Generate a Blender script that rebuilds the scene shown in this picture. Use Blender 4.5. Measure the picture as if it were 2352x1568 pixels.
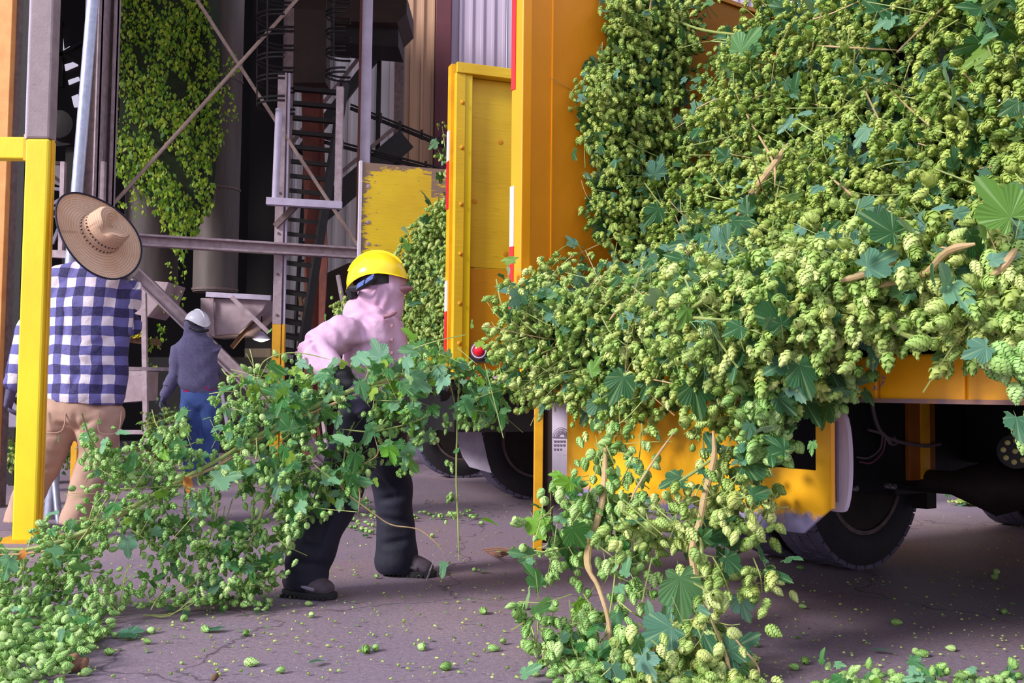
import bpy, bmesh, math, random
import numpy as np
from mathutils import Vector, Matrix, Euler
R_ = math.radians
sc = bpy.context.scene
for o in list(bpy.data.objects): bpy.data.objects.remove(o)
COL = sc.collection
random.seed(7)
rng = np.random.default_rng(11)

# ------------------------------------------------------------------ camera, world, sun, exposure
FPX, CX, CY, CAMH = 2287.0, 1176.0, 784.0, 0.80
PITCH, ROLL = math.atan(.0507), .0107
camd = bpy.data.cameras.new('camera'); cam = bpy.data.objects.new('camera', camd); COL.objects.link(cam)
camd.sensor_width = 36; camd.lens = 36 * FPX / 2352; camd.clip_start = .05; camd.clip_end = 300
CAMR = Matrix.Rotation(math.pi/2 + PITCH, 3, 'X') @ Matrix.Rotation(ROLL, 3, 'Z')
cam.matrix_world = Matrix.Translation((0, 0, CAMH)) @ CAMR.to_4x4()
sc.camera = cam
camd.dof.use_dof = False

world = bpy.data.worlds.new('sky'); sc.world = world; world.use_nodes = True
wn, wl = world.node_tree.nodes, world.node_tree.links
bg = wn['Background']; tc = wn.new('ShaderNodeTexCoord'); sx = wn.new('ShaderNodeSeparateXYZ'); cr = wn.new('ShaderNodeValToRGB')
wl.new(tc.outputs['Generated'], sx.inputs[0]); wl.new(sx.outputs[2], cr.inputs[0]); wl.new(cr.outputs[0], bg.inputs[0])
cr.color_ramp.elements[0].position = 0.0; cr.color_ramp.elements[0].color = (.86, .84, .90, 1)
cr.color_ramp.elements[1].position = .6; cr.color_ramp.elements[1].color = (.72, .78, 1.0, 1)
bg.inputs[1].default_value = .95
sund = bpy.data.lights.new('daylight', 'SUN'); sun = bpy.data.objects.new('daylight', sund); COL.objects.link(sun)
sund.energy = 3.3; sund.angle = R_(16); sund.color = (1.0, .97, .93)
sun.rotation_euler = Vector((.70, .50, -.50)).to_track_quat('-Z', 'Y').to_euler()
sc.view_settings.view_transform = 'Standard'; sc.view_settings.look = 'None'
sc.view_settings.exposure = .55; sc.view_settings.gamma = 1; sc.view_settings.use_curve_mapping = False
sc.cycles.max_bounces = 8; sc.cycles.diffuse_bounces = 4; sc.cycles.transparent_max_bounces = 8
sc.cycles.use_denoising = True

# ------------------------------------------------------------------ lens geometry: a pixel of the photo -> a point in the place
def ray(px, py):
    return CAMR @ Vector(((px - CX)/FPX, -(py - CY)/FPX, -1.0))
def P(px, py, d):
    r = ray(px, py); return Vector((0, 0, CAMH)) + r * (d / r.y)
def G(px, py, z=0.0):
    r = ray(px, py); return Vector((0, 0, CAMH)) + r * ((z - CAMH) / r.z)
CRn = np.array(CAMR)
def Pn(px, py, d):
    v = np.stack([(px - CX)/FPX, -(py - CY)/FPX, -np.ones_like(px, dtype=float)], -1) @ CRn.T
    return np.array([0, 0, CAMH]) + v * (d / v[..., 1])[..., None]
def Gn(px, py, z=0.0):
    v = np.stack([(px - CX)/FPX, -(py - CY)/FPX, -np.ones_like(px, dtype=float)], -1) @ CRn.T
    return np.array([0, 0, CAMH]) + v * ((z - CAMH) / v[..., 2])[..., None]
def in_poly(x, y, poly):
    c = np.zeros(x.shape, bool); n = len(poly)
    for i in range(n):
        x1, y1 = poly[i]; x2, y2 = poly[(i+1) % n]
        if y1 == y2: continue
        m = ((y1 > y) != (y2 > y)) & (x < (x2-x1)*(y-y1)/(y2-y1)+x1)
        c ^= m
    return c

# ------------------------------------------------------------------ object helpers
BASE = {}
def empty(name, loc, label=None, cat=None, group=None):
    o = bpy.data.objects.new(name, None); COL.objects.link(o); o.location = loc; o.empty_display_size = .1
    BASE[o.name] = Vector(loc)
    if label: o['label'] = label
    if cat: o['category'] = cat
    if group: o['group'] = group
    return o
def tag(o, label=None, cat=None, group=None, kind=None):
    if label: o['label'] = label
    if cat: o['category'] = cat
    if group: o['group'] = group
    if kind: o['kind'] = kind
    return o
def link_mesh(name, me, parent=None, loc=(0, 0, 0), kind=None):
    o = bpy.data.objects.new(name, me); COL.objects.link(o)
    if parent: o.parent = parent
    o.location = loc
    if kind: o['kind'] = kind
    BASE[o.name] = (BASE[parent.name] if parent else Vector((0, 0, 0))) + Vector(loc)
    return o
def from_arrays(name, V, F, mat, tint=None, lc=None, smooth=False):
    me = bpy.data.meshes.new(name)
    V = np.asarray(V, np.float32); F = np.asarray(F, np.int32)
    k = F.shape[1]
    me.vertices.add(len(V)); me.vertices.foreach_set('co', V.ravel())
    me.loops.add(F.size); me.loops.foreach_set('vertex_index', F.ravel())
    me.polygons.add(len(F)); me.polygons.foreach_set('loop_start', np.arange(0, F.size, k, dtype=np.int32))
    if smooth: me.polygons.foreach_set('use_smooth', np.ones(len(F), bool))
    me.update(calc_edges=True)
    if tint is not None:
        a = me.attributes.new('tint', 'FLOAT', 'POINT'); a.data.foreach_set('value', np.asarray(tint, np.float32))
    if lc is not None:
        a = me.attributes.new('lc', 'FLOAT_VECTOR', 'POINT'); a.data.foreach_set('vector', np.asarray(lc, np.float32).ravel())
    me.materials.append(mat)
    return me

class MB:
    """collects shapes in world space, builds them as one mesh"""
    def __init__(s): s.v = []; s.f = []
    def add(s, vs, fs):
        n = len(s.v); s.v += [Vector(v) for v in vs]; s.f += [tuple(i+n for i in f) for f in fs]; return s
    def obox(s, o, ax, ay, az):
        """box from a corner o and three edge vectors"""
        o, ax, ay, az = map(Vector, (o, ax, ay, az))
        vs = [o, o+ax, o+ax+ay, o+ay, o+az, o+ax+az, o+ax+ay+az, o+ay+az]
        fs = [(0,3,2,1),(4,5,6,7),(0,1,5,4),(1,2,6,5),(2,3,7,6),(3,0,4,7)]
        if ax.cross(ay).dot(az) < 0: fs = [f[::-1] for f in fs]
        return s.add(vs, fs)
    def box(s, x0, x1, y0, y1, z0, z1):
        return s.obox((x0, y0, z0), (x1-x0, 0, 0), (0, y1-y0, 0), (0, 0, z1-z0))
    def beam(s, a, b, wd, ht, up=(0, 0, 1)):
        a, b = Vector(a), Vector(b); d = (b-a); t = d.normalized(); u = Vector(up)
        sd = t.cross(u)
        if sd.length < 1e-4: sd = t.cross(Vector((0, 1, 0)))
        sd.normalize(); u = sd.cross(t).normalized()
        return s.obox(a - sd*wd/2 - u*ht/2, d, sd*wd, u*ht)
    def channel(s, a, b, wd, ht, th, side, up=(0, 0, 1)):
        """C section: web plus two flanges pointing along side"""
        a, b, side = Vector(a), Vector(b), Vector(side).normalized()
        d = (b-a); t = d.normalized(); u = t.cross(side).normalized()
        s.obox(a - u*ht/2, d, side*th, u*ht)
        s.obox(a - u*ht/2, d, side*wd, u*th)
        s.obox(a + u*(ht/2-th), d, side*wd, u*th)
        return s
    def tube(s, pts, r, n=8, cap=True):
        pts = [Vector(p) for p in pts]; m = len(pts)
        rs = r if isinstance(r, (list, tuple)) else [r]*m
        t0 = (pts[1]-pts[0]).normalized(); u = t0.orthogonal().normalized(); vs = []
        for i, p in enumerate(pts):
            t = (pts[min(i+1, m-1)] - pts[max(i-1, 0)])
            t = t.normalized() if t.length > 1e-9 else t0
            u = (u - t*u.dot(t)); u = u.normalized() if u.length > 1e-6 else t.orthogonal().normalized()
            w = t.cross(u)
            for k in range(n):
                a = 2*math.pi*k/n; vs.append(p + (u*math.cos(a)+w*math.sin(a))*rs[i])
        fs = [(i*n+k, i*n+(k+1) % n, (i+1)*n+(k+1) % n, (i+1)*n+k) for i in range(m-1) for k in range(n)]
        if cap: fs += [tuple(range(n))[::-1], tuple((m-1)*n+k for k in range(n))]
        return s.add(vs, fs)
    def lathe(s, prof, o, axis, n=24, close=True):
        """prof: (radius, height) pairs about axis through o"""
        o = Vector(o); a = Vector(axis).normalized(); u = a.orthogonal().normalized(); w = a.cross(u); vs = []
        for r, h in prof:
            for k in range(n):
                t = 2*math.pi*k/n; vs.append(o + a*h + (u*math.cos(t)+w*math.sin(t))*max(r, 1e-4))
        m = len(prof)
        fs = [(i*n+k, i*n+(k+1) % n, (i+1)*n+(k+1) % n, (i+1)*n+k) for i in range(m-1) for k in range(n)]
        if close: fs += [tuple(range(n))[::-1], tuple((m-1)*n+k for k in range(n))]
        return s.add(vs, fs)
    def prism(s, pts, th):
        """extrude a planar polygon of world points along th"""
        pts = [Vector(p) for p in pts]; n = len(pts); th = Vector(th)
        fs = [tuple(range(n))[::-1], tuple(range(n, 2*n))] + [(i, (i+1) % n, n+(i+1) % n, n+i) for i in range(n)]
        return s.add(pts + [p+th for p in pts], fs)
    def build(s, name, mat, parent=None, smooth=False, bevel=0, kind=None, loc=None):
        if parent is not None: base = BASE[parent.name]
        elif loc is not None: base = Vector(loc)
        else:
            n = len(s.v); base = Vector((sum(v.x for v in s.v)/n, sum(v.y for v in s.v)/n, min(v.z for v in s.v)))
        me = bpy.data.meshes.new(name); me.from_pydata([v-base for v in s.v], [], s.f); me.materials.append(mat)
        bm = bmesh.new(); bm.from_mesh(me); bmesh.ops.recalc_face_normals(bm, faces=bm.faces); bm.to_mesh(me); bm.free()
        if smooth:
            me.polygons.foreach_set('use_smooth', [True]*len(me.polygons)); me.set_sharp_from_angle(angle=R_(38))
        o = bpy.data.objects.new(name, me); COL.objects.link(o)
        if parent: o.parent = parent
        else: o.location = base
        BASE[o.name] = base
        if bevel:
            b = o.modifiers.new('edge', 'BEVEL'); b.width = bevel; b.segments = 2; b.limit_method = 'ANGLE'
        if kind: o['kind'] = kind
        return o
def curve_pts(ctrl, n=24):
    """Catmull-Rom through control points"""
    c = [Vector(p) for p in ctrl]; c = [c[0]*2-c[1]] + c + [c[-1]*2-c[-2]]; out = []
    segs = len(c)-3
    for i in range(segs):
        m = max(2, n//segs)
        for k in range(m):
            t = k/m; a, b, d, e = c[i:i+4]
            out.append(.5*((2*b)+(d-a)*t+(2*a-5*b+4*d-e)*t*t+(3*b-a-3*d+e)*t**3))
    out.append(c[-2]); return out

# ------------------------------------------------------------------ materials
def lin(r, g, b):
    f = lambda c: (c/255/12.92) if c/255 <= .04045 else ((c/255+.055)/1.055)**2.4
    return (f(r), f(g), f(b), 1)
def mk(name):
    m = bpy.data.materials.new(name); m.use_nodes = True; nt = m.node_tree
    return m, nt.nodes, nt.links, nt.nodes['Principled BSDF']
def N(ns, t, **kw):
    n = ns.new(t)
    for k, v in kw.items(): setattr(n, k, v)
    return n
def mixc(ns, ls, fac, a, b, blend='MIX'):
    m = ns.new('ShaderNodeMix'); m.data_type = 'RGBA'; m.blend_type = blend
    for sock, v in ((m.inputs['Factor'], fac), (m.inputs['A'], a), (m.inputs['B'], b)):
        if hasattr(v, 'links'): ls.new(v, sock)
        elif isinstance(v, (int, float)): sock.default_value = v
        else: sock.default_value = v
    return m.outputs['Result']
def noise(ns, ls, scale, detail=4, rough=.6, vec=None, coord='Object', stretch=None):
    t = ns.new('ShaderNodeTexCoord'); out = t.outputs[coord] if vec is None else vec
    if stretch:
        mp = ns.new('ShaderNodeMapping'); mp.inputs['Scale'].default_value = stretch; ls.new(out, mp.inputs[0]); out = mp.outputs[0]
    n = ns.new('ShaderNodeTexNoise'); n.inputs['Scale'].default_value = scale; n.inputs['Detail'].default_value = detail
    n.inputs['Roughness'].default_value = rough; ls.new(out, n.inputs['Vector']); return n.outputs['Fac']
def ramp(ns, ls, fac, stops):
    r = ns.new('ShaderNodeValToRGB'); ls.new(fac, r.inputs[0]); e = r.color_ramp.elements
    while len(e) < len(stops): e.new(.5)
    for x, (p, c) in zip(e, stops): x.position = p; x.color = c if len(c) == 4 else (*c, 1)
    return r.outputs[0]
def bump(ns, ls, h, bs, strength=.3, dist=.01):
    b = ns.new('ShaderNodeBump'); b.inputs['Strength'].default_value = strength; b.inputs['Distance'].default_value = dist
    ls.new(h, b.inputs['Height']); ls.new(b.outputs[0], bs.inputs['Normal'])
def paint(name, c, c2=None, rough=.5, metal=0, scale=6, amt=.5, bmp=.1, wear=None, wear_amt=.62, wscale=8, stretch=None, spec=.5):
    """coloured surface with a second tone and optional worn patches"""
    m, ns, ls, bs = mk(name)
    c2 = c2 or tuple(x*.72 for x in c[:3])+(1,)
    f = noise(ns, ls, scale, 5, stretch=stretch)
    f1 = ramp(ns, ls, f, [(.35, (0, 0, 0)), (.7, (amt, amt, amt))])
    col = mixc(ns, ls, f1, c, c2)
    if wear:
        w = noise(ns, ls, wscale, 8, .7)
        wf = ramp(ns, ls, w, [(wear_amt, (0, 0, 0)), (wear_amt+.03, (1, 1, 1))])
        col = mixc(ns, ls, wf, col, wear)
    ls.new(col, bs.inputs['Base Color']); bs.inputs['Roughness'].default_value = rough; bs.inputs['Metallic'].default_value = metal
    bs.inputs['Specular IOR Level'].default_value = spec
    if bmp: bump(ns, ls, noise(ns, ls, scale*9, 4, stretch=stretch), bs, bmp, .01)
    return m
M = {}
M['purple_steel'] = paint('weathered_mauve_steel', lin(178, 158, 168), lin(132, 108, 114), .6, .1, 14, .7, .1)
M['brown_steel'] = paint('grimy_brown_steel', lin(122, 102, 102), lin(84, 66, 66), .7, .1, 18, .8, .15)
M['bare_post'] = paint('bare_mauve_post_steel', lin(140, 122, 128), lin(108, 92, 98), .6, 0, 9, .7, .15, wear=lin(80, 62, 66), wear_amt=.66, wscale=22)
M['dark_steel'] = paint('dark_oily_steel', lin(38, 32, 34), lin(22, 18, 20), .7, .2, 12, .7, .1)
M['lilac_paint'] = paint('pale_lilac_paint', lin(196, 184, 210), lin(164, 150, 176), .55, 0, 9, .6, .05)
M['galv'] = paint('galvanised_pipe', lin(178, 182, 205), lin(138, 140, 165), .38, .55, 30, .6, .05)
M['cable'] = paint('dusty_cable', lin(176, 150, 142), lin(130, 108, 100), .7, 0, 30, .6, .2)
M['post_yellow'] = paint('safety_yellow_enamel', lin(236, 206, 26), lin(206, 172, 18), .38, 0, 5, .6, .08, wear=lin(96, 80, 34), wear_amt=.69, wscale=26, stretch=(1, 1, .35))
M['post_yellow2'] = paint('orange_yellow_enamel', lin(230, 168, 20), lin(190, 128, 10), .5, 0, 7, .6, .1, wear=lin(90, 70, 60), wear_amt=.7, wscale=30)
M['truck_orange'] = paint('orange_truck_enamel', lin(246, 156, 8), lin(228, 138, 4), .42, 0, 3, .5, .04)
M['truck_orange_worn'] = paint('scuffed_orange_enamel', lin(252, 176, 24), lin(240, 152, 10), .3, 0, 4, .6, .05, wear=lin(126, 110, 140), wear_amt=.66, wscale=10)
M['panel_orange'] = paint('orange_painted_plywood', lin(226, 138, 2), lin(206, 118, 0), .55, 0, 2.5, .6, .12, stretch=(1, 1, 1))
M['rust'] = paint('rust_red_primer', lin(110, 52, 42), lin(70, 32, 28), .8, 0, 6, .8, .15)
M['dark_red'] = paint('maroon_trim', lin(92, 36, 48), lin(70, 26, 36), .6, 0, 5, .5, .05)
M['beige_wall'] = paint('tan_wall_sheet', lin(190, 150, 122), lin(160, 122, 98), .6, 0, 2, .6, .03, stretch=(1, 1, .2))
M['lilac_wall'] = paint('lilac_wall_sheet', lin(186, 170, 190), lin(164, 146, 168), .6, 0, 2, .6, .03, stretch=(1, 1, .2))
M['white_wall'] = paint('offwhite_wall_sheet', lin(228, 218, 222), lin(196, 180, 180), .6, 0, 2, .7, .03, stretch=(1, 1, .2))
M['roof'] = paint('dark_roof_deck', lin(40, 34, 34), lin(26, 22, 22), .9, 0, 2, .5, .1)
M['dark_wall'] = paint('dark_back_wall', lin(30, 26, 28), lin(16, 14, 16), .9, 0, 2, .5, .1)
M['tank'] = paint('stained_grey_tank', lin(112, 100, 98), lin(66, 56, 54), .65, .1, 3, .9, .08, stretch=(1, 1, .15))
M['hopper'] = paint('rust_stained_hopper', lin(178, 156, 166), lin(128, 104, 108), .6, .05, 4, .8, .1, wear=lin(122, 72, 40), wear_amt=.66, wscale=5)
M['rubber'] = paint('tyre_rubber', lin(44, 40, 48), lin(30, 27, 33), .75, 0, 20, .6, .2)
M['tread'] = paint('dusty_tyre_tread', lin(104, 96, 122), lin(76, 70, 92), .8, 0, 14, .7, .2)
M['black'] = paint('black_chassis_paint', lin(17, 16, 20), lin(10, 9, 12), .6, .1, 10, .6, .1)
M['rim'] = paint('brown_grimy_rim', lin(46, 36, 36), lin(26, 20, 20), .7, .2, 12, .8, .1)
M['flap'] = paint('lilac_white_mudflap', lin(206, 192, 214), lin(176, 160, 186), .6, 0, 8, .7, .1, stretch=(3, 3, .6))
M['flap_mark'] = paint('embossed_dark_print', lin(126, 112, 134), rough=.7, bmp=0)
M['red_tape'] = paint('red_reflective_tape', lin(216, 36, 48), lin(176, 24, 40), .3, 0, 40, .5, 0)
M['white_tape'] = paint('white_reflective_tape', lin(226, 214, 226), lin(200, 188, 206), .3, 0, 40, .5, 0)
M['lamp_red'] = paint('red_lamp_lens', lin(214, 26, 48), lin(160, 10, 30), .15, 0, 30, .4, 0)
M['lamp_rim'] = paint('grey_lamp_rim', lin(120, 104, 120), lin(80, 66, 80), .35, .5, 10, .4, 0)
M['chrome'] = paint('bright_bolt_metal', lin(170, 168, 180), rough=.3, metal=.8, bmp=0)
M['wire'] = paint('grey_wire_sheath', lin(104, 92, 98), rough=.7, bmp=0)
M['wire_red'] = paint('dull_red_wire', lin(120, 74, 88), rough=.6, bmp=0)
M['wood'] = paint('dry_brown_wood', lin(116, 82, 56), lin(84, 56, 38), .8, 0, 10, .8, .2, stretch=(1, 1, .2))
M['box_brown'] = paint('dark_brown_platform', lin(56, 38, 32), lin(36, 26, 24), .8, 0, 5, .7, .1)
M['stem'] = paint('green_hop_stem', lin(150, 160, 92), lin(120, 140, 70), .6, 0, 9, .6, .1)
M['stem_tan'] = paint('woody_tan_stem', lin(186, 158, 116), lin(150, 122, 84), .7, 0, 12, .7, .2)
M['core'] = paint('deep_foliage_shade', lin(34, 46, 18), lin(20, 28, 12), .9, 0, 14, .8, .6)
M['pink'] = paint('lilac_pink_cotton', lin(206, 164, 194), lin(190, 148, 178), .85, 0, 1.6, .5, .45)
M['pink_dark'] = paint('dusty_rose_bill', lin(168, 120, 134), lin(150, 104, 118), .85, 0, 6, .5, .1)
M['hood_grey'] = paint('heather_grey_violet_jersey', lin(104, 98, 134), lin(82, 76, 110), .9, 0, 60, .8, .12)
M['jeans'] = paint('blue_denim', lin(74, 100, 168), lin(50, 72, 130), .85, 0, 16, .7, .2)
M['dark_jeans'] = paint('near_black_indigo_denim', lin(30, 30, 52), lin(17, 17, 32), .8, 0, 8, .8, .2)
M['khaki'] = paint('khaki_cotton', lin(186, 152, 136), lin(160, 126, 112), .85, 0, 5, .7, .12)
M['glove'] = paint('purple_grey_glove', lin(84, 76, 110), lin(58, 52, 80), .8, 0, 30, .6, .2)
M['glove_dark'] = paint('charcoal_glove_grip', lin(34, 31, 44), lin(22, 20, 30), .7, 0, 30, .6, .2)
M['skin'] = paint('tanned_skin', lin(160, 108, 84), lin(146, 96, 74), .6, 0, 8, .5, .05)
M['magenta'] = paint('magenta_undershirt', lin(178, 20, 92), lin(150, 14, 76), .8, 0, 8, .5, .05)
M['hard_yellow'] = paint('glossy_yellow_plastic', lin(250, 212, 40), lin(240, 196, 24), .22, 0, 4, .5, .01)
M['hard_white'] = paint('glossy_white_plastic', lin(232, 228, 240), lin(214, 208, 224), .3, 0, 4, .5, .01)
M['strap'] = paint('black_helmet_strap', lin(26, 24, 32), rough=.6, bmp=.05)
M['glint'] = paint('painted_blue_glint', lin(120, 142, 216), lin(60, 76, 140), .25, .3, 60, .8, 0)  # bright blue of the light glinting on the dark strap, painted
M['shoe'] = paint('grey_brown_shoe_leather', lin(92, 78, 92), lin(60, 52, 64), .75, 0, 20, .7, .2)
M['shoe_pale'] = paint('pale_grey_shoe_panel', lin(150, 140, 160), lin(120, 110, 130), .7, 0, 20, .6, .2)
M['sole'] = paint('dark_rubber_sole', lin(36, 32, 38), lin(24, 22, 26), .8, 0, 20, .6, .2)
M['shoe_white'] = paint('dusty_white_boot', lin(196, 180, 186), lin(166, 150, 156), .8, 0, 15, .6, .1)
M['hat_edge'] = paint('navy_brim_binding', lin(34, 30, 54), rough=.8, bmp=.05)
M['cart'] = paint('pale_cart_metal', lin(150, 140, 160), lin(110, 100, 120), .6, .2, 10, .6, .1)
M['outside_orange'] = paint('sunlit_orange_body', lin(255, 190, 90), lin(250, 170, 70), .5, 0, 5, .5, .02)
M['husk'] = paint('withered_brown_leaf', lin(132, 92, 70), lin(96, 64, 54), .8, 0, 14, .7, .2)
M['pink_bit'] = paint('pinkish_plant_scrap', lin(206, 150, 132), lin(180, 120, 104), .7, 0, 14, .7, .1)

def concrete():
    m, ns, ls, bs = mk('stained_concrete_floor')
    big = noise(ns, ls, .5, 6); fine = noise(ns, ls, 60, 6, .8); grit = noise(ns, ls, 170, 3, .8)
    c = ramp(ns, ls, big, [(.3, lin(176, 146, 150)), (.5, lin(158, 138, 158)), (.72, lin(190, 164, 168))])
    c = mixc(ns, ls, ramp(ns, ls, fine, [(.35, (.6, .6, .6)), (.7, (0, 0, 0))]), c, lin(84, 66, 76))
    c = mixc(ns, ls, ramp(ns, ls, grit, [(.62, (0, 0, 0)), (.70, (.55, .55, .55))]), c, lin(206, 178, 170))
    # hairline cracks
    v = ns.new('ShaderNodeTexVoronoi'); v.feature = 'DISTANCE_TO_EDGE'; v.inputs['Scale'].default_value = .42
    t = ns.new('ShaderNodeTexCoord'); nz = ns.new('ShaderNodeTexNoise'); nz.inputs['Scale'].default_value = 3; nz.inputs['Detail'].default_value = 6
    ls.new(t.outputs['Object'], nz.inputs['Vector'])
    vm = ns.new('ShaderNodeVectorMath'); vm.operation = 'MULTIPLY_ADD'; ls.new(nz.outputs['Color'], vm.inputs[0]); vm.inputs[1].default_value = (.5, .5, .5)
    ls.new(t.outputs['Object'], vm.inputs[2]); ls.new(vm.outputs[0], v.inputs['Vector'])
    c = mixc(ns, ls, ramp(ns, ls, v.outputs['Distance'], [(.0, (.7, .7, .7)), (.004, (0, 0, 0))]), c, lin(48, 38, 44))
    ls.new(c, bs.inputs['Base Color']); bs.inputs['Roughness'].default_value = .78
    bump(ns, ls, fine, bs, .7, .012)
    return m
M['floor'] = concrete()

def plaid():
    m, ns, ls, bs = mk('navy_white_check_cotton')
    t = ns.new('ShaderNodeTexCoord'); nz = ns.new('ShaderNodeTexNoise'); nz.inputs['Scale'].default_value = 5; nz.inputs['Detail'].default_value = 2
    ls.new(t.outputs['Object'], nz.inputs['Vector'])
    vm = ns.new('ShaderNodeVectorMath'); vm.operation = 'MULTIPLY_ADD'; ls.new(nz.outputs['Color'], vm.inputs[0]); vm.inputs[1].default_value = (.035, .035, .035)
    ls.new(t.outputs['Object'], vm.inputs[2]); s = ns.new('ShaderNodeSeparateXYZ'); ls.new(vm.outputs[0], s.inputs[0])
    outs = []
    for i, (per, ph) in enumerate(((.108, .02), (.108, .03))):
        a = ns.new('ShaderNodeMath'); a.operation = 'ADD'; a.inputs[1].default_value = ph + 10*per; ls.new(s.outputs[(0, 2)[i]], a.inputs[0])
        d = ns.new('ShaderNodeMath'); d.operation = 'DIVIDE'; d.inputs[1].default_value = per; ls.new(a.outputs[0], d.inputs[0])
        f = ns.new('ShaderNodeMath'); f.operation = 'FRACT'; ls.new(d.outputs[0], f.inputs[0])
        g = ns.new('ShaderNodeMath'); g.operation = 'GREATER_THAN'; g.inputs[1].default_value = .5; ls.new(f.outputs[0], g.inputs[0]); outs.append(g.outputs[0])
    ad = ns.new('ShaderNodeMath'); ad.operation = 'ADD'; ls.new(outs[0], ad.inputs[0]); ls.new(outs[1], ad.inputs[1])
    h = ns.new('ShaderNodeMath'); h.operation = 'MULTIPLY'; h.inputs[1].default_value = .5; ls.new(ad.outputs[0], h.inputs[0])
    c = ramp(ns, ls, h.outputs[0], [(0, lin(222, 212, 226)), (.3, lin(96, 92, 160)), (.8, lin(32, 26, 84))])
    c.node.color_ramp.interpolation = 'CONSTANT'
    fi = noise(ns, ls, 240, 2); c = mixc(ns, ls, ramp(ns, ls, fi, [(.4, (0, 0, 0)), (.8, (.13, .13, .13))]), c, lin(200, 196, 220))
    ls.new(c, bs.inputs['Base Color']); bs.inputs['Roughness'].default_value = .85
    bump(ns, ls, noise(ns, ls, 9, 4), bs, .5, .03)
    return m
M['plaid'] = plaid()

def straw():
    m, ns, ls, bs = mk('woven_palm_straw')
    at = ns.new('ShaderNodeAttribute'); at.attribute_name = 'lc'
    s = ns.new('ShaderNodeSeparateXYZ'); ls.new(at.outputs['Vector'], s.inputs[0])      # x = ring distance, y = angle
    w1 = ns.new('ShaderNodeMath'); w1.operation = 'MULTIPLY'; w1.inputs[1].default_value = 2*math.pi/.014; ls.new(s.outputs[0], w1.inputs[0])
    s1 = ns.new('ShaderNodeMath'); s1.operation = 'SINE'; ls.new(w1.outputs[0], s1.inputs[0])
    w2 = ns.new('ShaderNodeMath'); w2.operation = 'MULTIPLY'; w2.inputs[1].default_value = 120; ls.new(s.outputs[1], w2.inputs[0])
    w2b = ns.new('ShaderNodeMath'); w2b.operation = 'ADD'; ls.new(w2.outputs[0], w2b.inputs[0]); ls.new(w1.outputs[0], w2b.inputs[1])
    s2 = ns.new('ShaderNodeMath'); s2.operation = 'SINE'; ls.new(w2b.outputs[0], s2.inputs[0])
    ad = ns.new('ShaderNodeMath'); ad.operation = 'ADD'; ls.new(s1.outputs[0], ad.inputs[0]); ls.new(s2.outputs[0], ad.inputs[1])
    f = ns.new('ShaderNodeMath'); f.operation = 'MULTIPLY_ADD'; f.inputs[1].default_value = .25; f.inputs[2].default_value = .5; ls.new(ad.outputs[0], f.inputs[0])
    c = ramp(ns, ls, f.outputs[0], [(.0, lin(176, 136, 108)), (.45, lin(208, 172, 146)), (1, lin(228, 198, 174))])
    v = noise(ns, ls, 7, 5); c = mixc(ns, ls, ramp(ns, ls, v, [(.4, (0, 0, 0)), (.75, (.5, .5, .5))]), c, lin(186, 134, 96))
    ls.new(c, bs.inputs['Base Color']); bs.inputs['Roughness'].default_value = .75
    bump(ns, ls, f.outputs[0], bs, .5, .004)
    return m
M['straw'] = straw()

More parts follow.
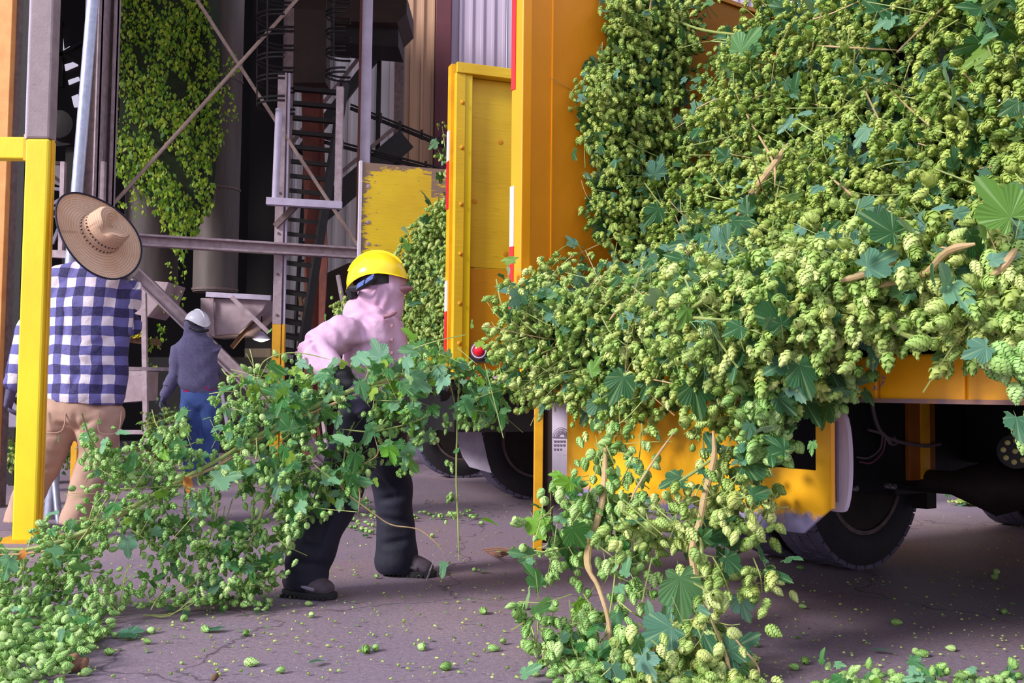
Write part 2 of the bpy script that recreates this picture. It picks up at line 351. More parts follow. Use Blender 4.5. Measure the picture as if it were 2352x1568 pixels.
def wood_panel(name, base, dark, patch=False, vertical=False):
    """painted plywood with lengthwise grain; patch adds peeled brown areas near the top and the near edge"""
    m, ns, ls, bs = mk(name)
    t = ns.new('ShaderNodeTexCoord')
    g = noise(ns, ls, 5, 8, .7, stretch=(1, 1, 9)); big = noise(ns, ls, 1.6, 3)
    c = mixc(ns, ls, ramp(ns, ls, big, [(.35, (0, 0, 0)), (.7, (.8, .8, .8))]), base, dark)
    c = mixc(ns, ls, ramp(ns, ls, g, [(.60, (0, 0, 0)), (.78, (.75, .75, .75))]), c, tuple(x*.55 for x in dark[:3])+(1,))
    if patch:
        at = ns.new('ShaderNodeAttribute'); at.attribute_name = 'lc'; s = ns.new('ShaderNodeSeparateXYZ'); ls.new(at.outputs['Vector'], s.inputs[0])
        n2 = noise(ns, ls, 9, 7, .75, stretch=(1, 1, 3.2))
        # lc.x = distance from near edge, lc.y = distance from the top
        e1 = ramp(ns, ls, s.outputs[0], [(0, (.26, .26, .26)), (.10, (.08, .08, .08)), (.3, (0, 0, 0))])
        e2 = ramp(ns, ls, s.outputs[1], [(0, (.30, .30, .30)), (.08, (.08, .08, .08)), (.35, (0, 0, 0))])
        a = ns.new('ShaderNodeMath'); ls.new(n2, a.inputs[0]); ls.new(e1, a.inputs[1])
        b = ns.new('ShaderNodeMath'); ls.new(a.outputs[0], b.inputs[0]); ls.new(e2, b.inputs[1])
        # one big peeled block beside the top
        blk = []
        for so, lo, hi in ((s.outputs[0], .62, .80), (s.outputs[1], .0, .26)):
            q = ns.new('ShaderNodeMath'); q.operation = 'GREATER_THAN'; ls.new(so, q.inputs[0]); q.inputs[1].default_value = lo-.001
            w = ns.new('ShaderNodeMath'); w.operation = 'LESS_THAN'; ls.new(so, w.inputs[0]); w.inputs[1].default_value = hi
            k = ns.new('ShaderNodeMath'); k.operation = 'MULTIPLY'; ls.new(q.outputs[0], k.inputs[0]); ls.new(w.outputs[0], k.inputs[1]); blk.append(k.outputs[0])
        k = ns.new('ShaderNodeMath'); k.operation = 'MULTIPLY'; ls.new(blk[0], k.inputs[0]); ls.new(blk[1], k.inputs[1])
        k2 = ns.new('ShaderNodeMath'); k2.operation = 'MULTIPLY_ADD'; ls.new(k.outputs[0], k2.inputs[0]); k2.inputs[1].default_value = .22; ls.new(b.outputs[0], k2.inputs[2])
        c = mixc(ns, ls, ramp(ns, ls, k2.outputs[0], [(.70, (0, 0, 0)), (.72, (1, 1, 1))]), c, lin(140, 110, 92))
    ls.new(c, bs.inputs['Base Color']); bs.inputs['Roughness'].default_value = .5
    bump(ns, ls, g, bs, .35, .006)
    return m
M['panel_yellow'] = wood_panel('yellow_painted_plywood', lin(224, 186, 30), lin(190, 146, 18))
M['panel_worn'] = wood_panel('peeling_yellow_plywood', lin(238, 200, 24), lin(214, 168, 14), patch=True)
M['panel_low'] = wood_panel('amber_kick_panel', lin(212, 150, 8), lin(186, 122, 6))

def scuffed_sheen_plate():
    m, ns, ls, bs = mk('underrun_plate_orange_scuffed_sheen')
    at = ns.new('ShaderNodeAttribute'); at.attribute_name = 'lc'; s = ns.new('ShaderNodeSeparateXYZ'); ls.new(at.outputs['Vector'], s.inputs[0])  # z: 0 bottom 1 top
    n = noise(ns, ls, 22, 7, .75); n3 = noise(ns, ls, 2.2, 3)
    a = ns.new('ShaderNodeMath'); a.operation = 'MULTIPLY_ADD'; ls.new(n, a.inputs[0]); a.inputs[1].default_value = .30; ls.new(s.outputs[2], a.inputs[2])
    a2 = ns.new('ShaderNodeMath'); a2.operation = 'MULTIPLY_ADD'; ls.new(n3, a2.inputs[0]); a2.inputs[1].default_value = .5; ls.new(a.outputs[0], a2.inputs[2])
    base = mixc(ns, ls, ramp(ns, ls, noise(ns, ls, 3, 4), [(.4, (0, 0, 0)), (.7, (1, 1, 1))]), lin(252, 184, 40), lin(246, 164, 20))
    c = mixc(ns, ls, ramp(ns, ls, a2.outputs[0], [(.50, (1, 1, 1)), (.56, (0, 0, 0))]), base, lin(140, 130, 172))  # lilac lower part: wear together with a reflection painted into the colour
    sc2 = noise(ns, ls, 14, 6, .8, stretch=(1, 1, .3)); c = mixc(ns, ls, ramp(ns, ls, sc2, [(.68, (0, 0, 0)), (.72, (.8, .8, .8))]), c, lin(150, 106, 60))
    ls.new(c, bs.inputs['Base Color']); bs.inputs['Roughness'].default_value = .28
    return m
M['plate'] = scuffed_sheen_plate()

def plant(name, stops, back, trans, veins=True, rough=.5):
    """leaf / cone tissue: colour picked per piece, lit through from behind"""
    m, ns, ls, bs = mk(name)
    at = ns.new('ShaderNodeAttribute'); at.attribute_name = 'tint'
    oi = ns.new('ShaderNodeObjectInfo'); a = ns.new('ShaderNodeMath'); a.operation = 'ADD'; ls.new(at.outputs['Fac'], a.inputs[0]); ls.new(oi.outputs['Random'], a.inputs[1])
    f = ns.new('ShaderNodeMath'); f.operation = 'FRACT'; ls.new(a.outputs[0], f.inputs[0])
    c = ramp(ns, ls, f.outputs[0], stops)
    lc = ns.new('ShaderNodeAttribute'); lc.attribute_name = 'lc'; s = ns.new('ShaderNodeSeparateXYZ'); ls.new(lc.outputs['Vector'], s.inputs[0])
    if veins:
        an = ns.new('ShaderNodeMath'); an.operation = 'ARCTAN2'; ls.new(s.outputs[0], an.inputs[0]); ls.new(s.outputs[1], an.inputs[1])
        k = ns.new('ShaderNodeMath'); k.operation = 'MULTIPLY'; k.inputs[1].default_value = 5.8; ls.new(an.outputs[0], k.inputs[0])
        si = ns.new('ShaderNodeMath'); si.operation = 'COSINE'; ls.new(k.outputs[0], si.inputs[0])
        vf = ramp(ns, ls, si.outputs[0], [(.93, (0, 0, 0)), (1, (.38, .38, .38))])
        c = mixc(ns, ls, vf, c, lin(170, 196, 140))
        k3 = ns.new('ShaderNodeMath'); k3.operation = 'MULTIPLY'; k3.inputs[1].default_value = 34; ls.new(an.outputs[0], k3.inputs[0])
        s3 = ns.new('ShaderNodeMath'); s3.operation = 'COSINE'; ls.new(k3.outputs[0], s3.inputs[0])
        bump(ns, ls, s3.outputs[0], bs, .22, .004)
    else:
        # scale bases paler than scale tips
        vf = ramp(ns, ls, s.outputs[2], [(0, (0, 0, 0)), (1, (.35, .35, .35))])
        c = mixc(ns, ls, vf, c, lin(206, 218, 150))
    if back:
        ge = ns.new('ShaderNodeNewGeometry'); c = mixc(ns, ls, ge.outputs['Backfacing'], c, back)
    ls.new(c, bs.inputs['Base Color']); bs.inputs['Roughness'].default_value = rough; bs.inputs['Specular IOR Level'].default_value = .35
    tr = ns.new('ShaderNodeBsdfTranslucent'); ls.new(mixc(ns, ls, .5, c, lin(170, 210, 60)), tr.inputs[0])
    mx = ns.new('ShaderNodeMixShader'); mx.inputs[0].default_value = trans
    ls.new(bs.outputs[0], mx.inputs[1]); ls.new(tr.outputs[0], mx.inputs[2]); ls.new(mx.outputs[0], ns['Material Output'].inputs[0])
    return m
M['cone'] = plant('pale_hop_cone', [(0, lin(112, 152, 62)), (.25, lin(150, 182, 86)), (.5, lin(180, 202, 112)), (.75, lin(206, 218, 140)), (.9, lin(170, 180, 84)), (1, lin(120, 156, 70))], None, .12, veins=False, rough=.55)
M['cone_green'] = plant('fresh_green_hop_cone', [(0, lin(104, 158, 70)), (.3, lin(132, 182, 94)), (.65, lin(162, 204, 122)), (.85, lin(184, 214, 140)), (1, lin(120, 168, 76))], None, .12, veins=False, rough=.5)
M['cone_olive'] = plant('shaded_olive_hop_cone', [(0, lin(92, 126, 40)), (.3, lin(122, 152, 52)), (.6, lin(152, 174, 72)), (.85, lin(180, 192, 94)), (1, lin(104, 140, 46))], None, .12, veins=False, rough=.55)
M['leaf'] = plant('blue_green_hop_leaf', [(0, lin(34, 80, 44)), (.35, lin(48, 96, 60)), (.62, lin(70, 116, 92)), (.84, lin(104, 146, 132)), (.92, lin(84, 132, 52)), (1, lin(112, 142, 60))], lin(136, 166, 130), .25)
M['leaf_bright'] = plant('fresh_green_hop_leaf', [(0, lin(44, 104, 48)), (.35, lin(64, 124, 66)), (.6, lin(96, 148, 110)), (.8, lin(120, 166, 140)), (.9, lin(96, 160, 44)), (1, lin(150, 176, 60))], lin(136, 172, 116), .3)
M['leaf_far'] = plant('shaded_vine_leaf', [(0, lin(62, 108, 20)), (.4, lin(104, 144, 28)), (.7, lin(146, 172, 44)), (1, lin(176, 186, 60))], lin(110, 132, 50), .3, veins=False)

# ------------------------------------------------------------------ rounded bodies: ellipse-section limbs fused by a voxel remesh
def limb_geo(vs, fs, pts, rad, side=None, n=18):
    """rad: r or (r_side, r_other) per point; side: vector of the first radius"""
    pts = [Vector(p) for p in pts]; m = len(pts)
    rad = [(r, r) if not isinstance(r, (tuple, list)) else r for r in rad]
    rings = []
    def ring(p, t, ra, rb):
        if side is not None: u = Vector(side) - t*Vector(side).dot(t)
        else: u = t.orthogonal()
        u = u.normalized() if u.length > 1e-5 else t.orthogonal().normalized(); w = t.cross(u)
        return [p + u*math.cos(2*math.pi*k/n)*ra + w*math.sin(2*math.pi*k/n)*rb for k in range(n)]
    def tan(i):
        return (pts[min(i+1, m-1)]-pts[max(i-1, 0)]).normalized()
    t = tan(0); e = min(rad[0])
    for a in (75, 50, 25): rings.append(ring(pts[0]-t*e*math.sin(R_(a))*.8, t, rad[0][0]*math.cos(R_(a)), rad[0][1]*math.cos(R_(a))))
    for i in range(m): rings.append(ring(pts[i], tan(i), *rad[i]))
    t = tan(m-1); e = min(rad[-1])
    for a in (25, 50, 75): rings.append(ring(pts[-1]+t*e*math.sin(R_(a))*.8, t, rad[-1][0]*math.cos(R_(a)), rad[-1][1]*math.cos(R_(a))))
    b = len(vs)
    for r in rings: vs.extend(r)
    q = len(rings)
    for i in range(q-1):
        for k in range(n): fs.append((b+i*n+k, b+i*n+(k+1) % n, b+(i+1)*n+(k+1) % n, b+(i+1)*n+k))
    fs.append(tuple(b+k for k in range(n))[::-1]); fs.append(tuple(b+(q-1)*n+k for k in range(n)))
def blob(name, limbs, mat, parent=None, voxel=.014, smooth=6, fold=None, cut=None):
    """limbs: (points, radii[, side]); fold(co)->offset along the normal"""
    vs, fs = [], []
    for l in limbs: limb_geo(vs, fs, *l)
    base = BASE[parent.name] if parent else Vector((0, 0, 0))
    me = bpy.data.meshes.new(name); me.from_pydata([v-base for v in vs], [], fs)
    bm = bmesh.new(); bm.from_mesh(me); bmesh.ops.recalc_face_normals(bm, faces=bm.faces); bm.to_mesh(me); bm.free()
    o = bpy.data.objects.new(name, me); COL.objects.link(o)
    r = o.modifiers.new('fuse', 'REMESH'); r.mode = 'VOXEL'; r.voxel_size = voxel; r.use_smooth_shade = True
    s = o.modifiers.new('soft', 'SMOOTH'); s.factor = .5; s.iterations = smooth
    dg = bpy.context.evaluated_depsgraph_get(); me2 = bpy.data.meshes.new_from_object(o.evaluated_get(dg))
    o.modifiers.clear(); o.data = me2; me2.name = name; me2.materials.clear(); me2.materials.append(mat)
    if cut is not None:
        bm = bmesh.new(); bm.from_mesh(me2)
        for cco, cno in cut:
            bmesh.ops.bisect_plane(bm, geom=bm.verts[:]+bm.edges[:]+bm.faces[:], plane_co=Vector(cco)-base, plane_no=Vector(cno), clear_outer=True)
            ed = [e for e in bm.edges if e.is_boundary]
            if ed: bmesh.ops.holes_fill(bm, edges=ed, sides=0)
        bm.to_mesh(me2); bm.free()
    if fold is not None:
        n = len(me2.vertices); co = np.empty(n*3, np.float32); me2.vertices.foreach_get('co', co); co = co.reshape(-1, 3).astype(float)
        no = np.empty(n*3, np.float32); me2.vertex_normals.foreach_get('vector', no); no = no.reshape(-1, 3)
        co += no * fold(co + np.array(base))[:, None]; me2.vertices.foreach_set('co', co.astype(np.float32).ravel()); me2.update()
    me2.polygons.foreach_set('use_smooth', [True]*len(me2.polygons))
    if parent: o.parent = parent
    BASE[o.name] = base
    return o
def hand(name, wrist, fwd, palm_n, thumb_side, mat, parent, s=1.0, curl=.9, voxel=.005):
    """gloved hand: palm and five curled fingers. fwd: wrist->knuckles, palm_n: out of the palm"""
    w = Vector(wrist); f = Vector(fwd).normalized(); pn = Vector(palm_n); pn = (pn - f*pn.dot(f)).normalized(); sd = Vector(thumb_side); sd = (sd - f*sd.dot(f)-pn*sd.dot(pn)).normalized()
    L = []
    L.append(([w-f*.03*s, w+f*.02*s, w+f*.06*s, w+f*.09*s], [(.032*s, .026*s), (.036*s, .024*s), (.045*s, .021*s), (.043*s, .018*s)], sd))
    for i, (off, ln) in enumerate(((.033, .072), (.011, .082), (-.011, .076), (-.032, .060))):
        b = w + f*.088*s + sd*off*s; p = [w + f*.06*s + sd*off*s*.8, b]; a = .25; q = b
        for j, k in enumerate((.42, .32, .26)):
            a += curl*(.9, 1.05, .8)[j]; d = f*math.cos(a) + pn*math.sin(a)
            q = q + d*ln*s*k; p.append(q)
        L.append((p, [.011*s, .0115*s, .0105*s, .0095*s, .008*s]))
    tb = w + f*.03*s + sd*.03*s
    L.append(([tb - sd*.012*s, tb+sd*.022*s+f*.02*s+pn*.012*s, tb+sd*.032*s+f*.042*s+pn*.03*s, tb+sd*.022*s+f*.058*s+pn*.045*s], [.016*s, .014*s, .012*s, .010*s]))
    return blob(name, L, mat, parent, voxel=voxel, smooth=4)

# ================================================================== SETTING
def struct(o): o['kind'] = 'structure'; return o
f = MB(); f.box(-40, 60, -12, 60, -.2, 0); struct(f.build('floor', M['floor'], loc=(0, 0, 0)))

BY = 14.6
def corrugated(x0, x1, y, z0, z1, pitch=.2, rib=.035, face=-1):
    mb = MB(); n = max(1, int(round((x1-x0)/pitch))); p = (x1-x0)/n; pts = []
    for i in range(n):
        a = x0+i*p; pts += [(a, 0), (a+p*.62, 0), (a+p*.70, rib), (a+p*.90, rib)]
    pts.append((x1, 0)); v = []
    for (x, d) in pts: v += [(x, y+face*d, z0), (x, y+face*d, z1)]
    b = len(v); v += [(pts[0][0], y+.05, z0), (pts[0][0], y+.05, z1), (x1, y+.05, z0), (x1, y+.05, z1)]
    fs = [(2*i, 2*i+2, 2*i+3, 2*i+1) for i in range(len(pts)-1)] + [(b, b+1, b+3, b+2), (0, 1, b+1, b), (b-2, b+2, b+3, b-1)]
    return mb.add(v, fs)
X = lambda px, d: P(px, 900, d).x
wall = empty('wall_back', (0, BY, 0)); wall['kind'] = 'structure'
def wsec(px0, px1, mat, d=BY, z1=7.0, n=1, pitch=.2):
    a, b = X(px0, d), X(px1, d)
    for i in range(n):
        corrugated(a+(b-a)*i/n, a+(b-a)*(i+1)/n-.008, d, 0, z1, pitch).build('wall_panel', mat, wall)
wsec(913, 990, M['beige_wall'], n=1, pitch=.16)
wsec(1026, 1800, M['lilac_wall'], n=6, pitch=.17)
mb = MB(); mb.box(X(990, BY), X(1026, BY), BY-.14, BY+.1, 0, 7.2); mb.build('wall_pilaster', M['dark_red'], wall, bevel=.01)
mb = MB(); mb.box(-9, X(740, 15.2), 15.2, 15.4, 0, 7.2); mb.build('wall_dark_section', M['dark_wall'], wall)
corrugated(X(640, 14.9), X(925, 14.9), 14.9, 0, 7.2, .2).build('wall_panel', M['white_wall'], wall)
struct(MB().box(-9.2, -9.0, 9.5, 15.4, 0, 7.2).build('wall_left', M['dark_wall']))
roof = MB(); roof.box(-9.2, -3.2, 6.2, 15.4, 7.2, 7.35); roof.box(-3.2, 4.2, 4.2, 12.6, 7.2, 7.35); ro = struct(roof.build('ceiling', M['roof']))  # unseen roof, extended over the truck for shade, open at the back for light
for i in range(4):
    MB().beam((-9, 7+i*1.7, 7.1), (4.1, 7+i*1.7, 7.1), .12, .22).build('ceiling_purlin', M['brown_steel'], ro)
# dark sheet standing in for the unlit void behind the steelwork
struct(MB().box(X(560, 13.4), X(632, 13.4), 13.4, 13.5, 0, 7.1).build('shade_sheet_1', M['dark_wall']))

# ------------------------------------------------------------------ steelwork of the picking shed
def thing_mesh(mb, name, mat, label, cat, group=None, **kw):
    o = mb.build(name, mat, None, **kw); return tag(o, label, cat, group)
def vpost(px, py_foot_d, wd, dp, z0, z1):
    """vertical post centred on photo column px at depth d"""
    p = P(px, 900, py_foot_d); return MB().box(p.x-wd/2, p.x+wd/2, p.y-dp/2, p.y+dp/2, z0, z1)
# post at x~840
t = empty('steel_column', (P(827, 900, 10.6).x, 10.6, 0), 'tall pale lilac steel column rising behind the worn yellow truck panel', 'column')
px_ = P(827, 900, 10.6).x
MB().box(px_-.045, px_+.06, 10.55, 10.62, 0, 7).build('web', M['lilac_paint'], t, bevel=.004)
MB().box(px_-.062, px_-.045, 10.5, 10.64, 0, 7).build('flange', M['rust'], t)
MB().box(px_-.1, px_+.1, 10.46, 10.68, 0, .02).build('base_plate', M['purple_steel'], t)
# post at x~635 with yellow foot
q = P(634, 900, 10.2); t = empty('steel_column', (q.x, 10.2, 0), 'bolted mauve steel column with a yellow painted foot left of the steep stairs', 'column')
zt = P(640, 300, 10.2).z; zy = P(634, 745, 10.2).z
MB().box(q.x-.045, q.x+.045, 10.16, 10.24, zy, zt+.6).build('upper_section', M['purple_steel'], t, bevel=.004)
MB().box(q.x-.045, q.x+.045, 10.16, 10.24, 0, zy).build('yellow_foot', M['post_yellow2'], t, bevel=.004)
MB().box(q.x+.058, q.x+.075, 10.18, 10.22, zy, zt+.6).build('side_channel', M['lilac_paint'], t)
MB().box(q.x+.05, q.x+.08, 10.17, 10.23, 0, zy).build('side_channel_foot', M['post_yellow2'], t)
for k in range(7):
    z = .3+k*.42; MB().lathe([(.014, 0), (.014, .012)], (q.x, 10.158, z), (0, -1, 0), 6).build('bolt', M['chrome'] if k < 2 else M['brown_steel'], t)
# long cross beam
a, b = P(300, 552, 9.6), P(832, 584, 10.45)
mb = MB(); mb.channel(a, b, .09, .115, .02, (0, -1, .05)); thing_mesh(mb, 'cross_beam', M['purple_steel'], 'long mauve steel cross beam above the worker in the grey hoodie', 'beam')
# lower rail
a, b = P(286, 846, 9.9), P(640, 852, 10.15)
thing_mesh(MB().beam(a, b, .03, .035), 'guard_rail', M['purple_steel'], 'thin pale guard rail at the waist height of the grey hoodie worker', 'rail')
# diagonal channel brace
a, b = P(316, 628, 9.75), P(775, 1078, 9.95)
mb = MB(); mb.channel(a, b, .07, .125, .018, (0, -1, 0)); thing_mesh(mb, 'diagonal_brace', M['purple_steel'], 'diagonal steel channel brace running down behind the white hard hat', 'brace')
# cables
for nm, lab, p0, p1 in (('brace_cable', 'pale cable running down right from the top to the long beam end', P(452, -8, 10.0), P(826, 570, 10.35)),
                        ('brace_cable', 'dusty cable running up right from the straw hat past the crossing', P(262, 466, 9.7), P(682, -8, 10.1))):
    p1 = p0 + (p1-p0)*1.9 if p1.z > p0.z else p1; p0 = p1 + (p0-p1)*1.7 if p0.z > p1.z + .3 and 'right from the top' in lab else p0
    pts = [p0.lerp(p1, i/12) - Vector((0, 0, .03*math.sin(math.pi*i/12))) for i in range(13)]
    o = thing_mesh(MB().tube(pts, .019, 8), nm, M['cable'], lab, 'cable')
# rail frame of the loft ladder
a, b = P(612, 462, 10.0), P(786, 472, 10.1)
t = empty('ladder_landing', a, 'lilac steel landing frame with two uprights at the foot of the caged ladder', 'landing frame')
MB().beam(a, b, .08, .075).build('sill_beam', M['lilac_paint'], t, bevel=.004)
p = P(632, 462, 10.02); MB().tube([(p.x, p.y, p.z), (P(641, 250, 10.02).x, p.y, P(641, 250, 10.02).z)], .036, 10).build('round_upright', M['lilac_paint'], t, smooth=True)
p = P(776, 466, 10.1); MB().box(p.x-.035, p.x+.035, 10.08, 10.14, p.z, P(778, 200, 10.1).z).build('upright', M['purple_steel'], t)
MB().beam(P(690, 462, 10.15), P(632, 520, 10.15), .05, .06).build('knee_brace', M['brown_steel'], t)
# wooden stair post
p = P(650, 100, 10.4)
thing_mesh(MB().tube([P(652, 470, 10.4), P(660, 280, 10.4), P(668, -300, 10.4)], [.05, .055, .055], 8), 'ladder_pole', M['brown_steel'], 'peeling pole inside the hoops of the caged ladder', 'pole')
# cage hoops
def cage(cx, ys, d, rx, label):
    o0 = P(cx, ys[-1], d); t = empty('ladder_cage', o0, label, 'ladder cage')
    for y in ys:
        c = P(cx, y, d); pts = []
        for k in range(17):
            a = R_(-10 + 200*k/16); pts.append(c + Vector((-math.sin(a)*rx*1.05+rx*.25, -math.cos(a)*rx*.9, 0)))
        for dz in (0, .045):
            MB().tube([q+Vector((0, 0, dz)) for q in pts], .012, 6).build('hoop', M['dark_steel'], t)
    for k in (3, 7, 11):
        a = R_(-10 + 200*k/16); c0, c1 = P(cx, ys[0], d), P(cx, ys[-1], d)
        off = Vector((-math.sin(a)*rx*1.05+rx*.25, -math.cos(a)*rx*.9, 0))
        MB().beam(c1+off, c0+off, .03, .008).build('cage_strap', M['dark_steel'], t)
    return t
cage(640, [-190, -145, -98, -52, -5, 52, 96, 148, 196, 246], 10.1, .27, 'dark hooped safety cage around the pole with peeling bark')
cage(782, [-180, -135, -92, -48, -5, 40, 84, 128, 176], 10.6, .19, 'dark hooped cage beside the lilac column near the platform')
# steep open stairs
t = empty('steep_stairs', (P(690, 900, 11).x, 11, 0), 'steep dark open stairs rising behind the bolted steel column', 'stairs')
for i in range(25):
    y = 205+i*33.5; k = i/17
    x0 = 664-30*k; x1 = 782-88*k
    MB().obox(P(x0, y, 11.1-.5*k), P(x1, y+10, 11.1-.5*k)-P(x0, y, 11.1-.5*k), (0, .2, .03), (0, 0, .045)).build('tread', M['dark_steel'], t)
MB().beam(P(670, 190, 11.2), P(622, 1076, 10.4), .04, .10).build('stringer', M['dark_steel'], t)
MB().beam(P(792, 190, 11.2), P(650, 1076, 10.4), .04, .12).build('stringer', M['dark_steel'], t)
MB().beam(P(664, 250, 11.0), P(652, 740, 10.6), .02, .035).build('rail', M['lilac_paint'], t)
# second, further ladder rails
t = empty('rear_ladder', (P(740, 900, 12.4).x, 12.4, 0), 'dark rear ladder seen between the treads of the steep stairs', 'ladder')
for dx in (0, 26): MB().beam(P(716+dx, 150, 12.4), P(660+dx, 1047, 12.1), .03, .05).build('rail', M['dark_steel'], t)
for i in range(14):
    y = 220+i*42; x = 714-38*(i/13); MB().beam(P(x, y, 12.35), P(x+28, y+3, 12.35), .02, .03).build('rung', M['dark_steel'], t)
# rust red board stairs side
thing_mesh(MB().prism([P(690, 118, 11.9), P(738, 122, 11.9), P(752, 600, 11.6), P(728, 1052, 11.5), P(694, 1052, 11.5), P(700, 560, 11.6)], (0, .04, 0)), 'stair_panel', M['rust'], 'tall rust red panel beside the steep stairs', 'panel')
thing_mesh(MB().prism([P(676, 20, 11.4), P(750, 24, 11.4), P(748, 190, 11.4), P(672, 190, 11.4)], (0, .3, 0)), 'wooden_hatch', M['box_brown'], 'brown boxed hatch above the top of the steep stairs', 'hatch')
# conveyor diagonals in front of white wall
for nm, lab, a, b, w_ in (('conveyor_chute', 'upper dark sloping conveyor chute across the off-white wall', P(690, 350, 13.6), P(888, 96, 13.9), .13),
                         ('conveyor_chute', 'lower wide dark conveyor chute above the worn yellow panel', P(720, 500, 13.4), P(930, 322, 13.8), .30)):
    t = empty(nm, a, lab, 'conveyor chute')
    MB().beam(a, b, .2, w_).build('trough', M['dark_steel'], t)
    u_ = Vector((-.12, -.1, w_*.55)); MB().beam(a+u_, b+u_, .05, .05).build('edge_rail', M['brown_steel'], t)
    MB().beam((b.x-.1, b.y, b.z), (b.x-.1, b.y, 0), .06, .06).build('leg', M['dark_steel'], t)
thing_mesh(MB().prism([P(700, 650, 14.0), P(800, 604, 14.0), P(930, 604, 14.0), P(930, 1022, 14.0), P(700, 1022, 14.0)], (0, .3, 0)), 'machine_housing', M['box_brown'], 'dark housing below the conveyor chutes behind the hard hat', 'housing')
p = P(917, 160, 13.9); thing_mesh(MB().box(p.x-.06, p.x+.07, 13.85, 14.0, 0, 5.8), 'corner_post', M['brown_steel'], 'brown corner post left of the tan wall sheet', 'post')
# platform
t = empty('loft_platform', P(800, 90, 12.4), 'dark brown loft platform across the top beside the tan wall', 'platform')
MB().prism([P(672, -10, 12.4), P(934, -10, 12.4), P(934, 30, 12.4), P(912, 52, 12.4), P(672, 46, 12.4)], (0, .9, 0)).build('deck', M['box_brown'], t)
MB().prism([P(700, 46, 12.6), P(915, 50, 12.6), P(915, 108, 12.6), P(700, 90, 12.6)], (0, .6, 0)).build('underbeam', M['dark_steel'], t)
# conduits
for lab, pts in (('upper pair of dark conduits sloping down to the far truck', ((806, 240), (1032, 332))), ('lower pair of dark conduits behind the lilac column', ((690, 303), (1010, 386)))):
    t = empty('conduit', P(*pts[0], 11.6), lab, 'conduit')
    (xa, ya), (xb, yb) = pts
    for dy in (0, 9): MB().tube([P(xa, ya+dy, 11.9), P(xb, yb+dy, 11.4)], .013 if dy == 0 else .022, 6).build('pipe', M['dark_steel'], t)
    for k in (.3, .5, .72, .9):
        c = P(xa+(xb-xa)*k, ya+(yb-ya)*k+4, 11.6); MB().box(c.x-.015, c.x+.015, c.y-.02, c.y+.02, c.z-.05, c.z+.06).build('clamp', M['dark_steel'], t)
# loose boards leaning near stairs
for lab, a, b in (('pale board leaning by the foot of the rust red panel', (702, 628), (752, 1042)), ('thin plank leaning left of the pale board', (690, 680), (740, 1042)), ('grey board leaning against the dark housing', (776, 632), (850, 1042))):
    thing_mesh(MB().beam(P(*a, 12.0), P(*b, 11.8), .03, .045), 'leaning_board', M['wood'] if 'thin' in lab else M['purple_steel'], lab, 'board')

# ------------------------------------------------------------------ tanks and hoppers
def tank(pxc, rpx, d, ytop, ybot, label):
    c = P(pxc, 900, d); r = rpx*d/FPX; z0, z1 = P(pxc, ybot, d).z, 6.9
    t = empty('storage_tank', (c.x, c.y, z0), label, 'tank')
    MB().lathe([(r, z0), (r, z1)], (c.x, c.y, 0), (0, 0, 1), 40).build('shell', M['tank'], t, smooth=True)
    for z in (z0+.02, z0+1.3, z0+2.7): MB().lathe([(r+.012, z), (r+.012, z+.03)], (c.x, c.y, 0), (0, 0, 1), 40, False).build('seam_band', M['brown_steel'], t)
    return t
tank(488, 50, 12.6, 0, 672, 'grey stained tank standing over the pale hopper')
tank(338, 60, 12.9, 0, 660, 'wide grey tank behind the left edge of the hanging vines')
t = empty('hopper', P(540, 770, 12), 'pale rust stained hopper under the grey tank right of the white hard hat', 'hopper')
d = 12.0
MB().prism([P(460, 684, d), P(616, 688, d), P(604, 712, d), P(548, 766, d), P(470, 772, d), P(460, 760, d)], (0, .8, 0)).build('bin', M['hopper'], t, bevel=.01)
MB().beam(P(474, 676, d-.05), P(622, 684, d-.05), .05, .06).build('top_flange', M['lilac_paint'], t)
MB().beam(P(488, 680, d-.04), P(490, 772, d-.04), .03, .03).build('stiffener', M['hopper'], t)
MB().beam(P(532, 682, d-.15), P(618, 764, d-.15), .03, .05).build('strut', M['purple_steel'], t)
MB().beam(P(584, 734, d+.1), P(532, 798, d+.1), .05, .05).build('rusty_strut', M['wood'], t)
t = empty('hopper', P(345, 740, 11.4), 'dark stained left hopper with drooping chute beside the checked shirt', 'hopper')
MB().prism([P(300, 640, 11.4), P(388, 648, 11.4), P(372, 690, 11.4), P(340, 728, 11.4), P(300, 720, 11.4)], (0, .6, 0)).build('bin', M['hopper'], t, bevel=.01)
MB().prism([P(270, 850, 11.4), P(328, 852, 11.4), P(326, 920, 11.4), P(270, 925, 11.4)], (0, .5, 0)).build('lower_bin', M['hopper'], t)
# machine frame under it
t = empty('angle_iron_rack', P(310, 1000, 10.8), 'mauve angle iron frame with two shelves beside the khaki trousers', 'frame')
for px in (330, 262): MB().beam(P(px, 640, 10.8), P(px+6, 1046, 10.8), .05, .05).build('upright', M['purple_steel'] if px > 300 else M['lilac_paint'], t)
for y in (858, 992): MB().beam(P(262, y, 10.8), P(334, y, 10.8), .04, .045).build('crossbar', M['purple_steel'], t)
MB().prism([P(292, 768, 10.9), P(334, 774, 10.9), P(334, 790, 10.9), P(292, 786, 10.9)], (0, .5, 0)).build('rusty_shelf', M['wood'], t)
# second, dark machine bulk
thing_mesh(MB().prism([P(338, 820, 12.5), P(630, 820, 12.5), P(630, 1040, 12.5), P(338, 1040, 12.5)], (0, 1, 0)), 'sorting_machine', M['dark_wall'], 'dark machine body behind the grey hoodie worker', 'machine')
